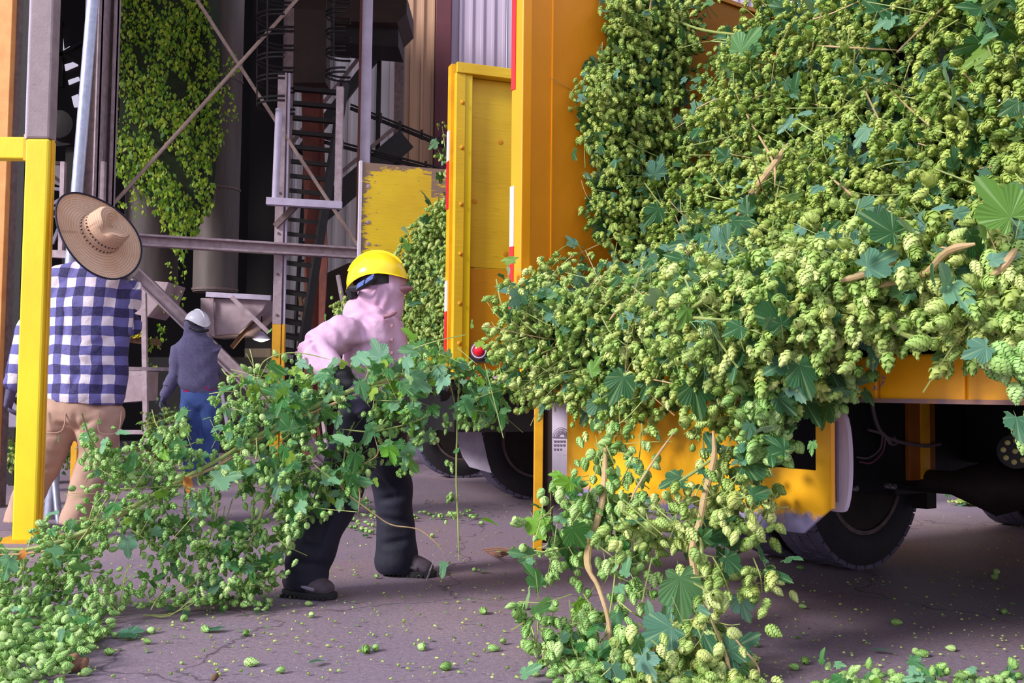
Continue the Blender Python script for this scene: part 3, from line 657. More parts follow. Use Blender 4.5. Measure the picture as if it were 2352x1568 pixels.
# left window frame / truss
t = empty('window_frame', P(140, 585, 9.4), 'mauve paned frame behind the yellow post, truss showing through', 'window frame')
for x in (36, 140, 232): MB().beam(P(x+6, 372, 9.4), P(x, 586, 9.4), .05, .04).build('upright', M['purple_steel'], t)
MB().beam(P(32, 578, 9.35), P(156, 585, 9.35), .07, .07).build('sill', M['purple_steel'], t)
MB().beam(P(36, 476, 9.4), P(236, 482, 9.4), .03, .03).build('mullion', M['brown_steel'], t)
MB().beam(P(36, 374, 9.4), P(60, 374, 9.4), .04, .04).build('head_rail', M['purple_steel'], t)
t = empty('roof_truss', P(170, 500, 12.4), 'pale truss with boarding seen between the yellow post and the pipe', 'truss')
MB().prism([P(118, 378, 12.6), P(176, 384, 12.6), P(178, 440, 12.6), P(118, 420, 12.6)], (0, .03, 0)).build('boarding', M['white_wall'], t)
for a, b in (((112, 372), (190, 380)), ((112, 432), (190, 440)), ((118, 470), (188, 430)), ((112, 396), (182, 452)), ((126, 500), (186, 452)), ((120, 560), (150, 490))):
    MB().beam(P(*a, 12.4), P(*b, 12.4), .03, .04).build('member', M['lilac_paint'] if a[1] > 400 else M['brown_steel'], t)
# brown I-columns
for px, wd, d, lab, zt in ((190, .13, 9.2, 'brown steel column directly behind the galvanised pipe', 7), (234, .075, 9.6, 'narrow brown column at the left edge of the hanging vines', 7), (216, .03, 9.5, 'thin conduit riser left of the narrow brown column', 7)):
    p = P(px, 900, d); t = empty('building_column', (p.x, d, 0), lab, 'column')
    MB().box(p.x-wd/2, p.x+wd/2, d, d+.04, 0, zt).build('web', M['brown_steel'], t)
    MB().box(p.x-wd/2, p.x-wd/2+.012, d-.06, d+.08, 0, zt).build('flange', M['purple_steel'], t)
    MB().box(p.x+wd/2-.012, p.x+wd/2, d-.06, d+.08, 0, zt).build('flange', M['purple_steel'], t)
# far left dark column, orange door edge
p = P(26, 900, 8.2); t = empty('building_column', (p.x, 8.2, 0), 'dark grimy column between the orange jamb and the yellow post', 'column')
MB().box(p.x-.09, p.x+.05, 8.2, 8.3, 0, 7).build('web', M['dark_steel'], t); MB().box(p.x+.05, p.x+.09, 8.1, 8.35, 0, 7).build('flange', M['dark_steel'], t)
p = P(-16, 900, 6.6); t = empty('door_jamb', (p.x, 6.6, 0), 'pale orange door jamb along the far left margin', 'jamb')
MB().box(p.x-.1, p.x+.035, 6.6, 6.72, 0, 6).build('board', paint('peach_timber', lin(232, 160, 90), lin(196, 118, 60), .6, 0, 6, .7, .1), t, bevel=.004)
MB().box(p.x+.035, p.x+.05, 6.66, 6.72, 0, 6).build('stop_strip', M['brown_steel'], t)
# bright clerestory panes upper left
t = empty('gable_window', P(155, 160, 15.17), 'small bright gable opening with bars behind the pipe', 'window')
for pts in (((134, 122), (160, 106), (162, 112), (136, 128)), ((148, 148), (176, 140), (178, 150), (150, 162)), ((128, 60), (140, 58), (146, 112), (130, 116)), ((156, 184), (180, 176), (182, 184), (158, 194)), ((164, 222), (178, 216), (184, 244), (170, 246))):
    e, ns, ls, bs = mk('daylit_opening'); bs.inputs['Base Color'].default_value = lin(220, 215, 230); bs.inputs['Emission Color'].default_value = lin(205, 200, 220); bs.inputs['Emission Strength'].default_value = .55
    MB().prism([P(x, y, 15.17) for x, y in pts], (0, .03, 0)).build('pane', e, t)
for a, b in (((128, 118), (192, 150)), ((140, 50), (140, 200)), ((132, 130), (190, 96))): MB().beam(P(*a, 15.13), P(*b, 15.13), .04, .05).build('bar', M['dark_steel'], t)
t = empty('drive_motor', P(150, 270, 12.0), 'dark round drive motor in the shade behind the pipe', 'motor')
MB().lathe([(.05, 0), (.16, .02), (.18, .1), (.17, .3), (.06, .34)], P(160, 300, 12.0), (0, -1, 0), 20).build('housing', M['dark_steel'], t, smooth=True)
MB().beam(P(120, 330, 12.1), P(240, 320, 12.1), .05, .08).build('mounting_bar', M['dark_steel'], t); q_ = P(165, 326, 12.2); MB().beam(q_, (q_.x, q_.y, 0), .1, .1).build('pedestal', M['dark_steel'], t)
# glowing shop lamp
t = empty('shop_lamp', P(600, 770, 12.2), 'lit shop lamp with a bright shade near the bolted column foot', 'lamp')
c = P(600, 778, 12.2)
MB().lathe([(.02, .09), (.05, .06), (.11, .0), (.105, -.005)], c, (0, 0, 1), 20, False).build('lamp_shade', M['lilac_paint'], t, smooth=True)
e, ns, ls, bs = mk('lamp_glow'); bs.inputs['Emission Color'].default_value = (1, .93, .66, 1); bs.inputs['Emission Strength'].default_value = 3.0
MB().lathe([(.02, .03), (.075, .01), (.085, -.015), (.02, -.035)], c, (0, 0, 1), 16).build('bulb', e, t, smooth=True)
MB().beam(c+Vector((0, 0, .09)), c+Vector((0, 0, .5)), .012, .012).build('cord', M['dark_steel'], t)
pl = bpy.data.lights.new('lamp_light', 'POINT'); pl.energy = 4; pl.color = (1, .9, .6); pl.shadow_soft_size = .05; plo = bpy.data.objects.new('lamp_light', pl); COL.objects.link(plo); plo.location = c - Vector((0, 0, .1))
thing_mesh(MB().prism([P(562, 800, 12.6), P(622, 800, 12.6), P(622, 920, 12.6), P(562, 920, 12.6)], (0, .3, 0)), 'control_cabinet', M['tank'], 'grey control cabinet under the lit lamp', 'cabinet')
# grey steel bin at far left, below glove
thing_mesh(MB().prism([P(-60, 850, 7.4), P(50, 850, 7.4), P(50, 982, 7.4), P(-60, 982, 7.4)], (0, .8, 0)), 'steel_bin', M['cart'], 'grey steel bin behind the left glove of the checked shirt man', 'bin', bevel=.01)
t = empty('yellow_bollard', G(172, 1190), 'slim yellow post standing behind the khaki trousers', 'post')
b0 = P(170, 1100, 7.6); MB().box(b0.x-.025, b0.x+.025, 7.58, 7.64, 0, P(170, 975, 7.6).z).build('shaft', M['post_yellow2'], t, bevel=.005)
# mesh cart near the grey worker
t = empty('mesh_cart', P(560, 950, 8.8), 'pale handcart with mesh side right of the blue jeans', 'cart')
MB().tube([P(522, 930, 8.8), P(560, 944, 8.7), P(582, 950, 8.7)], .035, 10).build('handle', M['cart'], t, smooth=True)
MB().beam(P(506, 880, 8.9), P(528, 1010, 8.9), .02, .03).build('upright', M['cart'], t)
for i in range(9):
    MB().beam(P(532+i*5, 890, 8.9), P(548+i*5-20, 940, 8.9), .004, .004).build('mesh_wire', M['dark_steel'], t)
    MB().beam(P(516+i*5, 890, 8.9), P(536+i*5, 940, 8.9), .004, .004).build('mesh_wire', M['dark_steel'], t)
MB().tube([P(380, 985, 9.0), P(414, 974, 8.95)], .03, 8).build('grip', M['cart'], t)

# ------------------------------------------------------------------ the big yellow post in front, and the pipe
pd = 5.25; pb = P(66, 1235, pd); zsplit = P(95, 318, pd-.06).z
t = empty('guard_post', (pb.x, pd, 0), 'thick square post at the left, yellow below and bare mauve steel above', 'post')
w2 = .063
MB().box(pb.x-w2, pb.x+w2, pd-.06, pd+.03, 0, zsplit).build('yellow_section', M['post_yellow'], t, bevel=.012)
MB().box(pb.x-w2, pb.x+w2, pd-.06, pd+.03, zsplit, 4.2).build('bare_section', M['bare_post'], t, bevel=.012)
MB().box(pb.x+w2+.001, pb.x+w2+.012, pd-.03, pd-.018, 0, zsplit).build('side_lip', M['post_yellow2'], t)
MB().box(pb.x-w2-.006, pb.x-w2+.004, pd-.055, pd-.02, zsplit, 4.2).build('lit_edge', M['lilac_paint'], t)  # pale strip paints the light catching the left edge of the post
za, zb = P(30, 318, pd).z, P(30, 368, pd).z
MB().box(pb.x-w2-.9, pb.x-w2-.012, pd-.04, pd+.03, zb, za).build('arm', M['post_yellow'], t, bevel=.008)
MB().box(pb.x-w2-.014, pb.x-w2+.002, pd-.05, pd+.035, zb-.012, za+.012).build('weld_plate', M['post_yellow2'], t, bevel=.003)
MB().box(pb.x-.13, pb.x+.13, pd-.12, pd+.16, 0, .012).build('base_plate', M['post_yellow2'], t)
a, b = P(214, -10, 6.3), G(114, 1212)
b = P(114, 1205, 6.1); t = empty('galvanised_pipe', (b.x, b.y, 0), 'leaning galvanised pipe passing behind the straw hat', 'pipe')
b.z = .0
a = b + (a-b)*1.45; MB().tube([b, a], .036, 20).build('tube', M['galv'], t, smooth=True)
c0, c1 = P(122, 1060, 6.0), P(137, 1212, 5.9); MB().tube([c0, c1], .02, 12).build('foot_rod', M['galv'], t, smooth=True)

# ================================================================== NEAR TRUCK  (l: forward along the truck, w: across it, from the left wall)
C0 = Vector((.055, 4.2, 0)); LV = Vector((.808, .588, 0)).normalized(); WV = Vector((.588, -.808, 0)).normalized(); ZV = Vector((0, 0, 1))
def T(l, w, z): return C0 + LV*l + WV*w + ZV*z
def tbox(l0, l1, w0, w1, z0, z1): return MB().obox(T(l0, w0, z0), LV*(l1-l0), WV*(w1-w0), ZV*(z1-z0))
truck = empty('hop_truck', T(0, 0, 0), 'orange hop truck on the right piled high with cut bines', 'truck')
# left wall (inner face seen)
tbox(.02, 3.1, -.04, 0, .84, 2.77).build('side_wall', M['panel_orange'], truck, bevel=.003)
ep = tbox(-.03, .02, -.075, .005, .84, 2.78).build('wall_end_post', M['truck_orange'], truck, bevel=.004)
for z0, z1, mm in ((2.10, 2.62, 'red_tape'), (1.42, 1.68, 'white_tape'), (1.06, 1.42, 'red_tape')):
    tbox(-.034, -.029, -.074, -.045, z0, z1).build('reflective_tape', M[mm], ep)
tbox(.13, .136, .0, .004, .86, 2.75).build('wall_seam', M['truck_orange'], truck)
tbox(.02, 3.1, -.045, .012, 2.77, 2.79).build('wall_cap', M['truck_orange'], truck)
for z in (.98, 1.5, 2.3):
    for l in (.5, 1.3, 2.1): MB().lathe([(.012, 0), (.012, .006)], T(l, .0, z), WV, 8).build('bolt', M['truck_orange'], truck)
# headboard far end
tbox(3.1, 3.16, -.04, 1.0, .84, 2.3).build('headboard', M['panel_orange'], truck)
tbox(0.0, 3.8, 2.36, 2.40, .84, 2.2).build('side_wall', M['panel_orange'], truck)
# deck
tbox(.02, 4.6, 0, 2.4, .80, .84).build('deck', M['box_brown'], truck)
zb0, zb1 = .785, .91
for w0, w1 in ((0, 1.72), (1.722, 1.975), (1.977, 2.42)):
    tbox(-.06, .02, w0, w1, zb0, zb1 if w0 == 0 else zb1+.004).build('rear_beam', M['truck_orange_worn'] , truck, bevel=.008)
tbox(-.066, -.058, 0, 2.42, zb0-.004, zb0+.008).build('beam_lip', paint('scraped_violet_metal', lin(122, 104, 130), lin(190, 130, 50), .5, .2, 20, .8, .1), truck)
# underrun plate with window and chamfered corner
pts = [(.30, .38), (1.43, .383), (1.527, .466), (1.527, .785), (.30, .785)]
win = [(1.307, .575), (1.477, .575), (1.477, .765), (1.307, .765)]
mb = MB()
# build as strips around the window so the opening is real
def pl(w0, w1, z0, z1): mb.obox(T(-.012, w0, z0), LV*.012, WV*(w1-w0), ZV*(z1-z0))
pl(.30, 1.307, .38, .785); pl(1.307, 1.477, .765, .785); pl(1.477, 1.527, .466, .785); pl(1.307, 1.477, .466, .575)
mb.prism([T(-.012, 1.307, .38), T(-.012, 1.43, .383), T(-.012, 1.527, .466), T(-.012, 1.307, .466)], LV*.012)
o = mb.build('underrun_plate', M['plate'], truck)
me = o.data; a = me.attributes.new('lc', 'FLOAT_VECTOR', 'POINT'); a.data.foreach_set('vector', [x for v in me.vertices for x in (0, 0, (v.co.z+BASE[o.name].z-.38)/.405)])
tbox(-.014, .004, 1.527, 1.533, .466, .785).build('plate_flange', M['truck_orange_worn'], truck)
tbox(.0, .06, .30, .315, .38, .785).build('plate_flange', M['truck_orange'], truck)
# rolled flap seen past plate and through window
mb = MB(); pr = []
for k in range(13):
    a = R_(-90+180*k/12); pr.append((1.515+.028*math.cos(a), .60+.15*math.sin(a)))
mb.prism([T(.06, w, z) for w, z in pr] + [T(.06, 1.46, .75), T(.06, 1.46, .45)], LV*.02)
mb.build('rear_guard', M['flap'], truck, smooth=True)
for k in range(3): tbox(.05, .061, 1.47+k*.016, 1.474+k*.016, .48, .72).build('guard_rib', M['flap_mark'], truck)
# mudflap with embossed badge
rows = [((1268, 925), (1348, 925), 4.36), ((1268, 985), (1348, 985), 4.36), ((1268, 1050), (1349, 1052), 4.35), ((1268, 1100), (1352, 1108), 4.33), ((1270, 1128), (1362, 1150), 4.29), ((1274, 1146), (1376, 1182), 4.22)]
v = [P(*q_, d_+.0) if i_ == 0 else P(*q_, d_-.05) for a_, b_, d_ in rows for i_, q_ in enumerate((a_, b_))]
v2 = [p + LV*.008 for p in v]; n = len(v); nr = len(rows)-1
fs = [(2*i, 2*i+1, 2*i+3, 2*i+2) for i in range(nr)] + [(n+2*i, n+2*i+2, n+2*i+3, n+2*i+1) for i in range(nr)]
fs += [(2*i, 2*i+2, n+2*i+2, n+2*i) for i in range(nr)] + [(2*i+1, n+2*i+1, n+2*i+3, 2*i+3) for i in range(nr)] + [(n-2, n-1, 2*n-1, 2*n-2), (0, n, n+1, 1)]
mud = MB().add(v+v2, fs).build('mudflap', M['flap'], truck, smooth=True)
bad = MB(); FD = lambda x, y: P(x, y, 4.352 - .05*(x-1268)/80)
for r0 in (19, 15, 8):
    for sgn, yc in ((-1, 1003), (1, 1044)):
        bad.tube([FD(1289+r0*math.cos(R_(12.857*k)), yc+sgn*r0*1.1*math.sin(R_(12.857*k))) for k in range(15)], .0014, 5)
for sgn, yc in ((-1, 1003), (1, 1044)):
    for k in range(11):
        a = R_(15+k*15); bad.beam(FD(1289+9*math.cos(a), yc+sgn*10*math.sin(a)), FD(1289+13*math.cos(a), yc+sgn*14*math.sin(a)), .002, .003)
    bad.beam(FD(1268, yc+.5), FD(1312, yc+2), .002, .003)
for k, yy in enumerate((1013, 1022, 1032)):
    for x in range(1272, 1300 - 6*k, 7): bad.beam(FD(x, yy), FD(x+4.5, yy+.3), .002, .009)
for yy, x0, x1 in ((1078, 1284, 1330), (1096, 1290, 1344), (1116, 1300, 1348)):
    for x in range(x0, x1, 8): bad.beam(FD(x, yy+(x-x0)*.12), FD(x+5, yy+(x-x0)*.12+.5), .002, .012)
bad.build('badge_print', M['flap_mark'], mud, kind='stuff')
# chassis rail, cross boxes, bracket
tbox(.55, 4.9, .78, .86, .40, .80).build('chassis_rail', M['black'], truck, bevel=.006)
tbox(.5, 4.9, .0, .78, .70, .80).build('underframe', M['black'], truck)
tbox(1.9, 3.9, .87, 2.3, .50, .80).build('underframe', M['black'], truck)
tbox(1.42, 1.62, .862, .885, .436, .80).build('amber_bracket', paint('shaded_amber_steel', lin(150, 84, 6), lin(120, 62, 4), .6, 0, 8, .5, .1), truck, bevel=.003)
tbox(1.50, 1.56, .885, .895, .44, .80).build('bracket_rib', M['post_yellow2'], truck)
for l, z in ((1.05, .42), (1.32, .415), (1.28, .42), (2.2, .43)): MB().lathe([(.012, 0), (.012, .02)], T(l, .86, z), WV, 8).build('rail_bolt', M['chrome'], truck)
# wiring
for pts, r, mm in (([(1.12, .9, .79), (1.15, .9, .70), (1.2, .9, .64), (1.3, .9, .61), (1.5, .9, .585), (1.63, .9, .59)], .008, 'wire'),
                   ([(1.2, .9, .64), (1.18, .9, .58), (1.1, .9, .545), (1.02, .9, .55)], .004, 'wire'),
                   ([(1.22, .9, .64), (1.2, .9, .57), (1.12, .9, .525), (1.04, .9, .53)], .004, 'wire_red'),
                   ([(1.2, .9, .65), (1.25, .9, .60), (1.3, .9, .60), (1.28, .9, .63)], .005, 'wire'), ([(1.1, .9, .66), (1.2, .9, .64), (1.26, .9, .6)], .006, 'wire')):
    MB().tube(curve_pts([T(*p) for p in pts], 20), r, 7).build('wiring', M[mm], truck, smooth=True)
# work lamp
lc_ = P(2334, 1036, 3.35); ax = (Vector((0, 0, CAMH))-lc_).normalized(); ax = (ax*1.0 - LV*.55).normalized()
wl_ = MB().lathe([(.045, -.05), (.058, -.02), (.058, .012), (.05, .014)], lc_, ax, 24).build('work_lamp', M['black'], truck, smooth=True)
mlens = paint('dim_lamp_cells', lin(150, 140, 60), rough=.2, bmp=0)
u = ax.orthogonal().normalized(); w_ = ax.cross(u)
for k in range(9):
    r0 = 0 if k == 8 else .036; a = 2*math.pi*k/8; c = lc_ + ax*.014 + (u*math.cos(a)+w_*math.sin(a))*r0
    MB().lathe([(.0085, 0), (.009, .004), (.004, .0045)], c, ax, 12).build('lamp_cell', mlens, wl_)
# wheels
def tyre(l, w0, w1, name='wheel', parent=truck, R=.45, rim=.285, Cc=None, Wd=None):
    c = T(l, (w0+w1)/2, R) if Cc is None else Cc; W = WV if Wd is None else Wd; hw = (w1-w0)/2
    pr = [(rim, -hw*.80), (rim+.02, -hw*.93), (rim+.06, -hw), (R-.07, -hw*.98), (R-.03, -hw*.86), (R-.014, -hw*.82), (R-.014, hw*.82), (R-.03, hw*.86), (R-.07, hw*.98), (rim+.06, hw), (rim+.02, hw*.93), (rim, hw*.80), (rim-.02, hw*.5), (rim-.02, -hw*.5), (rim, -hw*.8)]
    o = MB().lathe(pr, c, W, 56, False).build(name, M['rubber'], parent, smooth=True)
    u = W.orthogonal().normalized(); v_ = W.cross(u); tm = MB(); nb = 40
    for k in range(nb):
        for row in range(4):
            a0 = 2*math.pi*(k+.5*(row % 2)+.06)/nb; a1 = a0+2*math.pi*.84/nb
            x0 = -hw*.86+row*hw*.435; x1 = x0+hw*.40; off = .012 if row in (1, 2) else 0
            q = []
            for r_ in (R-.018, R+.002):
                for x_, a_ in ((x0, a0+off), (x1, a0+off*2), (x1, a1+off*2), (x0, a1+off)):
                    q.append(c + W*x_ + (u*math.cos(a_)+v_*math.sin(a_))*r_)
            tm.add(q, [(0, 3, 2, 1), (4, 5, 6, 7), (0, 1, 5, 4), (1, 2, 6, 5), (2, 3, 7, 6), (3, 0, 4, 7)])
    tm.build('tread_blocks', M['tread'], o, kind='stuff')
    MB().lathe([(rim-.015, hw*.80), (rim-.02, hw*.3), (rim-.06, hw*.15), (.12, hw*.1), (.11, hw*.55), (.05, hw*.6)], c, W, 32).build('rim', M['rim'], o, smooth=True)
    MB().lathe([(rim+.008, hw*.82), (rim+.008, hw*.86), (rim-.012, hw*.86), (rim-.012, hw*.82)], c, W, 40, False).build('bead_ring', M['brown_steel'], o, smooth=True)
    return o
for l in (1.55, 3.8):
    tyre(l, .04, .30); tyre(l, .34, .60)
    tyre(l, 1.80, 2.06); tyre(l, 2.1, 2.36)
    MB().tube([T(l, .3, .43), T(l, 1.0, .43), T(l, 1.2, .43), T(l, 1.4, .43), T(l, 2.1, .43)], [.05, .05, .12, .05, .05], 16).build('axle', M['rim'], truck, smooth=True)
tbox(1.6, 3.8, .66, .70, .345, .40).build('torsion_bar', M['black'], truck, bevel=.005)
tbox(1.85, 1.93, .62, .70, .27, .45).build('axle_bracket', M['rim'], truck)

# ================================================================== FAR TRUCK
AL = R_(20); W2 = Vector((math.sin(AL), -math.cos(AL), 0)); L2 = Vector((math.cos(AL), math.sin(AL), 0))
D0 = P(1040, 860, 5.95); D0.z = 0
def T2(l, w, z): return D0 + L2*l + W2*w + ZV*z      # w measured from the near (right) wall, negative = far wall
def t2box(l0, l1, w0, w1, z0, z1): return MB().obox(T2(l0, w0, z0), L2*(l1-l0), W2*(w1-w0), ZV*(z1-z0))
far = empty('far_hop_truck', T2(0, 0, 0), 'yellow hop truck parked in the middle behind the worker in pink', 'truck')
zt = P(1045, 150, 5.95).z; zd = P(1045, 858, 5.95).z; zs = P(1100, 614, 6.0).z
t2box(.0, 3.6, -.03, 0, zs, zt-.07).build('side_panel', M['panel_yellow'], far)
t2box(.0, 3.6, -.03, .002, zd-.0, zs-.006).build('kick_panel', M['panel_low'], far)
t2box(-.02, .04, -.05, .06, zd, zt).build('end_channel', M['panel_yellow'], far, bevel=.004)
t2box(.035, .085, .0, .05, zd, zt-.06).build('channel_flange', M['post_yellow'], far, bevel=.003)
t2box(-.02, 3.6, -.05, .07, zt-.065, zt).build('top_rail', M['panel_yellow'], far, bevel=.004)
ec = t2box(-.04, -.02, -.05, .02, zd, zt).build('edge_strip', M['post_yellow2'], far)
for y0, y1, mm in ((370, 480, 'red_tape'), (300, 370, 'white_tape'), (645, 715, 'white_tape'), (715, 830, 'red_tape')):
    t2box(-.044, -.039, -.05, .0, P(1040, y1, 5.95).z, P(1040, y0, 5.95).z).build('reflective_tape', M[mm], ec)
for y in (172, 246, 348, 476, 588, 700, 790):
    z = P(1062, y, 6).z; MB().lathe([(.014, 0), (.012, .006), (.005, .01)], T2(.02, .06, z), W2, 10).build('rivet', M['panel_low'], far)
for px, py in ((1149, 326), (1090, 462), (1075, 352), (1160, 582)): # plugged knots in the plywood
    r_ = ray(px, py); c = Vector((0, 0, CAMH)); tt = (D0+W2*.0-c).dot(W2)/r_.dot(W2); c = c + r_*tt
    MB().lathe([(.017, 0), (.017, .002), (.013, .003)], c, W2, 14).build('knot', M['panel_low'], far, smooth=True)
t2box(-.03, 3.6, -.08, .07, zd-.035, zd).build('deck_rail', M['post_yellow2'], far, bevel=.003)
for i in range(8): t2box(.02+i*.16, .175+i*.16, .07, .074, zd-.03, zd-.004).build('rail_tape', M['red_tape' if i % 2 == 0 else 'white_tape'], far)
t2box(-.03, 3.6, -2.7, .02, zd-.10, zd-.03).build('deck', M['black'], far)
t2box(.02, 3.6, -2.6, -.02, P(1000, 992, 5.95).z, zd-.08).build('underbody', M['black'], far)
# side marker lamp
c = P(1101, 805, 5.93); t_ = MB().lathe([(.055, -.03), (.055, .004), (.048, .012), (.040, .012)], c, (W2-L2*.6).normalized(), 24).build('marker_lamp', M['lamp_rim'], far, smooth=True)
MB().lathe([(.034, .006), (.034, .022), (.026, .03), (.008, .033)], c, (W2-L2*.6).normalized(), 20).build('lens', M['lamp_red'], t_, smooth=True)
MB().lathe([(.046, .010), (.046, .016), (.040, .016), (.040, .010)], c, (W2-L2*.6).normalized(), 24, False).build('bezel', M['lilac_paint'], t_, smooth=True)
MB().box(c.x-.06, c.x+.06, c.y, c.y+.05, c.z-.07, c.z-.03).build('lamp_bracket', M['black'], t_)
# far wall (inner face)
FW = -2.72
zt2 = P(832, 372, 8.4).z
def wallx(px, py):
    r_ = ray(px, py); c = Vector((0, 0, CAMH)); tt = (D0+W2*FW-c).dot(W2)/r_.dot(W2); return c+r_*tt
e0 = wallx(832, 372); l0 = (e0-D0).dot(L2)
ow = t2box(l0, 3.4, FW-.03, FW, zd-.03, e0.z).build('far_side_panel', M['panel_worn'], far)
me = ow.data; a = me.attributes.new('lc', 'FLOAT_VECTOR', 'POINT'); vals = []
for v in me.vertices:
    wv = v.co + BASE[ow.name]; vals += [(wv-D0).dot(L2)-l0, e0.z-wv.z, 0]
a.data.foreach_set('vector', vals)
es = t2box(l0-.022, l0, FW-.04, FW+.01, zd, e0.z+.01).build('far_edge_strip', M['white_tape'], far)
t2box(l0-.026, l0-.021, FW-.04, FW+.01, zd+.1, e0.z-.9).build('reflective_tape', M['red_tape'], es)
for y in (428, 510, 560, 650): 
    c = wallx(846, y); MB().lathe([(.018, 0), (.018, .004), (.008, .006)], c, W2, 12).build('rivet', M['purple_steel'], far)
# wheels, mudflap
for wq in (-.35, -.65):
    cc = G(1215, 1110); cc = D0 + L2*((cc-D0).dot(L2)+.2) + W2*0
    pass
cw = P(1206, 1010, 7.6)
tyre(0, 0, .26, 'wheel', far, .44, .27, Cc=Vector((cw.x+.05, cw.y, .44)), Wd=W2)
tyre(0, 0, .26, 'wheel', far, .44, .27, Cc=Vector((cw.x+.05, cw.y, .44))-W2*1.9, Wd=W2)
mbf = MB(); pr = [(P(1046, 985, 6.9), P(1104, 985, 6.9)), (P(1052, 1020, 6.85), P(1112, 1020, 6.85)), (P(1062, 1048, 6.8), P(1120, 1056, 6.8)), (P(1078, 1072, 6.75), P(1129, 1086, 6.75))]
v = [p for ab in pr for p in ab]; v = v + [p+Vector((.0, .012, 0)) for p in v]; n = 8
fs = [(2*i, 2*i+1, 2*i+3, 2*i+2) for i in range(3)] + [(n+2*i, n+2*i+2, n+2*i+3, n+2*i+1) for i in range(3)] + [(2*i, 2*i+2, n+2*i+2, n+2*i) for i in range(3)] + [(2*i+1, n+2*i+1, n+2*i+3, 2*i+3) for i in range(3)] + [(6, 7, n+7, n+6), (0, n, n+1, 1)]
mbf.add(v, fs).build('mudflap', M['flap'], far, smooth=True)

# bollard between trucks
bb = G(1246, 1268); t = empty('steel_bollard', bb, 'yellow fronted steel bollard with a dark side left of the white mudflap', 'bollard')
hz = P(1246, 905, bb.y).z
MB().box(bb.x-.048, bb.x-.002, bb.y-.05, bb.y+.05, 0, hz).build('yellow_face', M['post_yellow2'], t, bevel=.004)
MB().box(bb.x, bb.x+.048, bb.y-.03, bb.y+.05, .05, hz-.004).build('dark_side', M['box_brown'], t, bevel=.003)
MB().box(bb.x-.06, bb.x+.06, bb.y-.06, bb.y+.06, 0, .008).build('foot_plate', M['box_brown'], t)

# something orange with a round lamp, outdoors, seen through a gap in the load
c = P(2345, 268, 9.0)
t = empty('parked_tractor', (c.x, 9.0, 0), 'sunlit orange machine with a ringed round lamp glimpsed through the vines', 'tractor')
MB().prism([P(2305, 232, 9), P(2420, 226, 9), P(2440, 330, 9), P(2330, 345, 9), P(2300, 290, 9)], (0, .3, 0)).build('cowl', M['outside_orange'], t, bevel=.03)
MB().box(c.x-.1, c.x+.5, 9.05, 9.3, 0, c.z).build('mast', M['outside_orange'], t)
l_ = MB().lathe([(.055, 0), (.055, .03), (.048, .04), (.044, .03)], P(2339, 258, 8.98), (0, -1, 0), 24, False).build('lamp_ring', M['lamp_red'], t, smooth=True)
MB().lathe([(.043, 0), (.043, .02), (.03, .03)], P(2339, 258, 8.98), (0, -1, 0), 24).build('lamp_lens', M['glove'], t, smooth=True)

# ================================================================== PEOPLE
def folds(sc=1.0, amp=.006, seed=0, dirv=(0, 0, 1)):
    dv = np.array(Vector(dirv).normalized())
    def f(c):
        s = c@dv; t = c[:, 0]*.8 + c[:, 1]*.6 - c[:, 2]*.2
        return amp*(np.sin(38*sc*s+6*np.sin(9*t+seed))*.5 + np.sin(71*sc*s+4*t*8+seed)*.28 + np.sin(15*t+22*s+seed)*.5)
    return f
def creases(segs, depth=.006, width=.011, base=None):
    """valleys with raised lips along segments between lens points (x, y, x2, y2, depth of field); only the near side of the cloth"""
    L_ = []
    for x1, y1, x2, y2, d in segs: L_.append((np.array(P(x1, y1, d)), np.array(P(x2, y2, d))))
    def f(c):
        out = np.zeros(len(c)) if base is None else base(c)
        for a, b in L_:
            sc_ = np.array([1, .28, 1]); ab = (b-a)*sc_; t = np.clip(((c-a)*sc_@ab)/(ab@ab), 0, 1)
            d = np.linalg.norm((c-a)*sc_ - t[:, None]*ab, axis=1)/width; fade = np.sin(np.pi*np.clip(.12+.76*t, 0, 1))
            out += fade*depth*(-np.exp(-d*d) + .28*np.exp(-(d-1.7)**2))
        return out
    return f
def zc(x, y, x2, y2, ox, oy, k, d): return (ox+x/k, oy+y/k, ox+x2/k, oy+y2/k, d)
# ---------------------------------------------------------------- worker in pink
def Q(px, py, d): return P(px, py, d)
pk = empty('person', Q(840, 1340, 4.12)*1.0, 'person in dusty pink hooded shirt and yellow hard hat, bent over, gripping the bine', 'person', )
pk.location.z = 0; BASE[pk.name] = Vector(pk.location)
hipN, hipF = Q(842, 950, 4.02), Q(862, 950, 4.20)
kN, kF = Q(784, 1118, 3.92), Q(900, 1112, 4.36); aN, aF_ = Q(700, 1305, 3.92), Q(912, 1262, 4.38)
waist, chest, neck, head = Q(848, 880, 4.12), Q(862, 785, 4.12), Q(862, 705, 4.11), Q(880, 650, 4.1)
shN, elN, wrN = Q(800, 760, 3.97), Q(708, 806, 3.86), Q(792, 874, 3.76)
shF, elF, wrF = Q(892, 752, 4.27), Q(925, 850, 4.26), Q(985, 868, 4.04)
blob('body', [([hipN.lerp(hipF, .5), waist, chest, neck], [(.10, .14), (.09, .13), (.09, .14), (.05, .055)], (1, 0, 0)), ([neck, head], [.052, .085]),
              ([hipN, kN, aN, aN-Vector((0, 0, .06))], [.075, .05, .035, .035]), ([hipF, kF, aF_, aF_-Vector((0, 0, .04))], [.075, .05, .035, .035]),
              ([shN, elN, wrN], [.045, .035, .026]), ([shF, elF, wrF], [.045, .035, .026])], M['skin'], pk, voxel=.016, smooth=3)
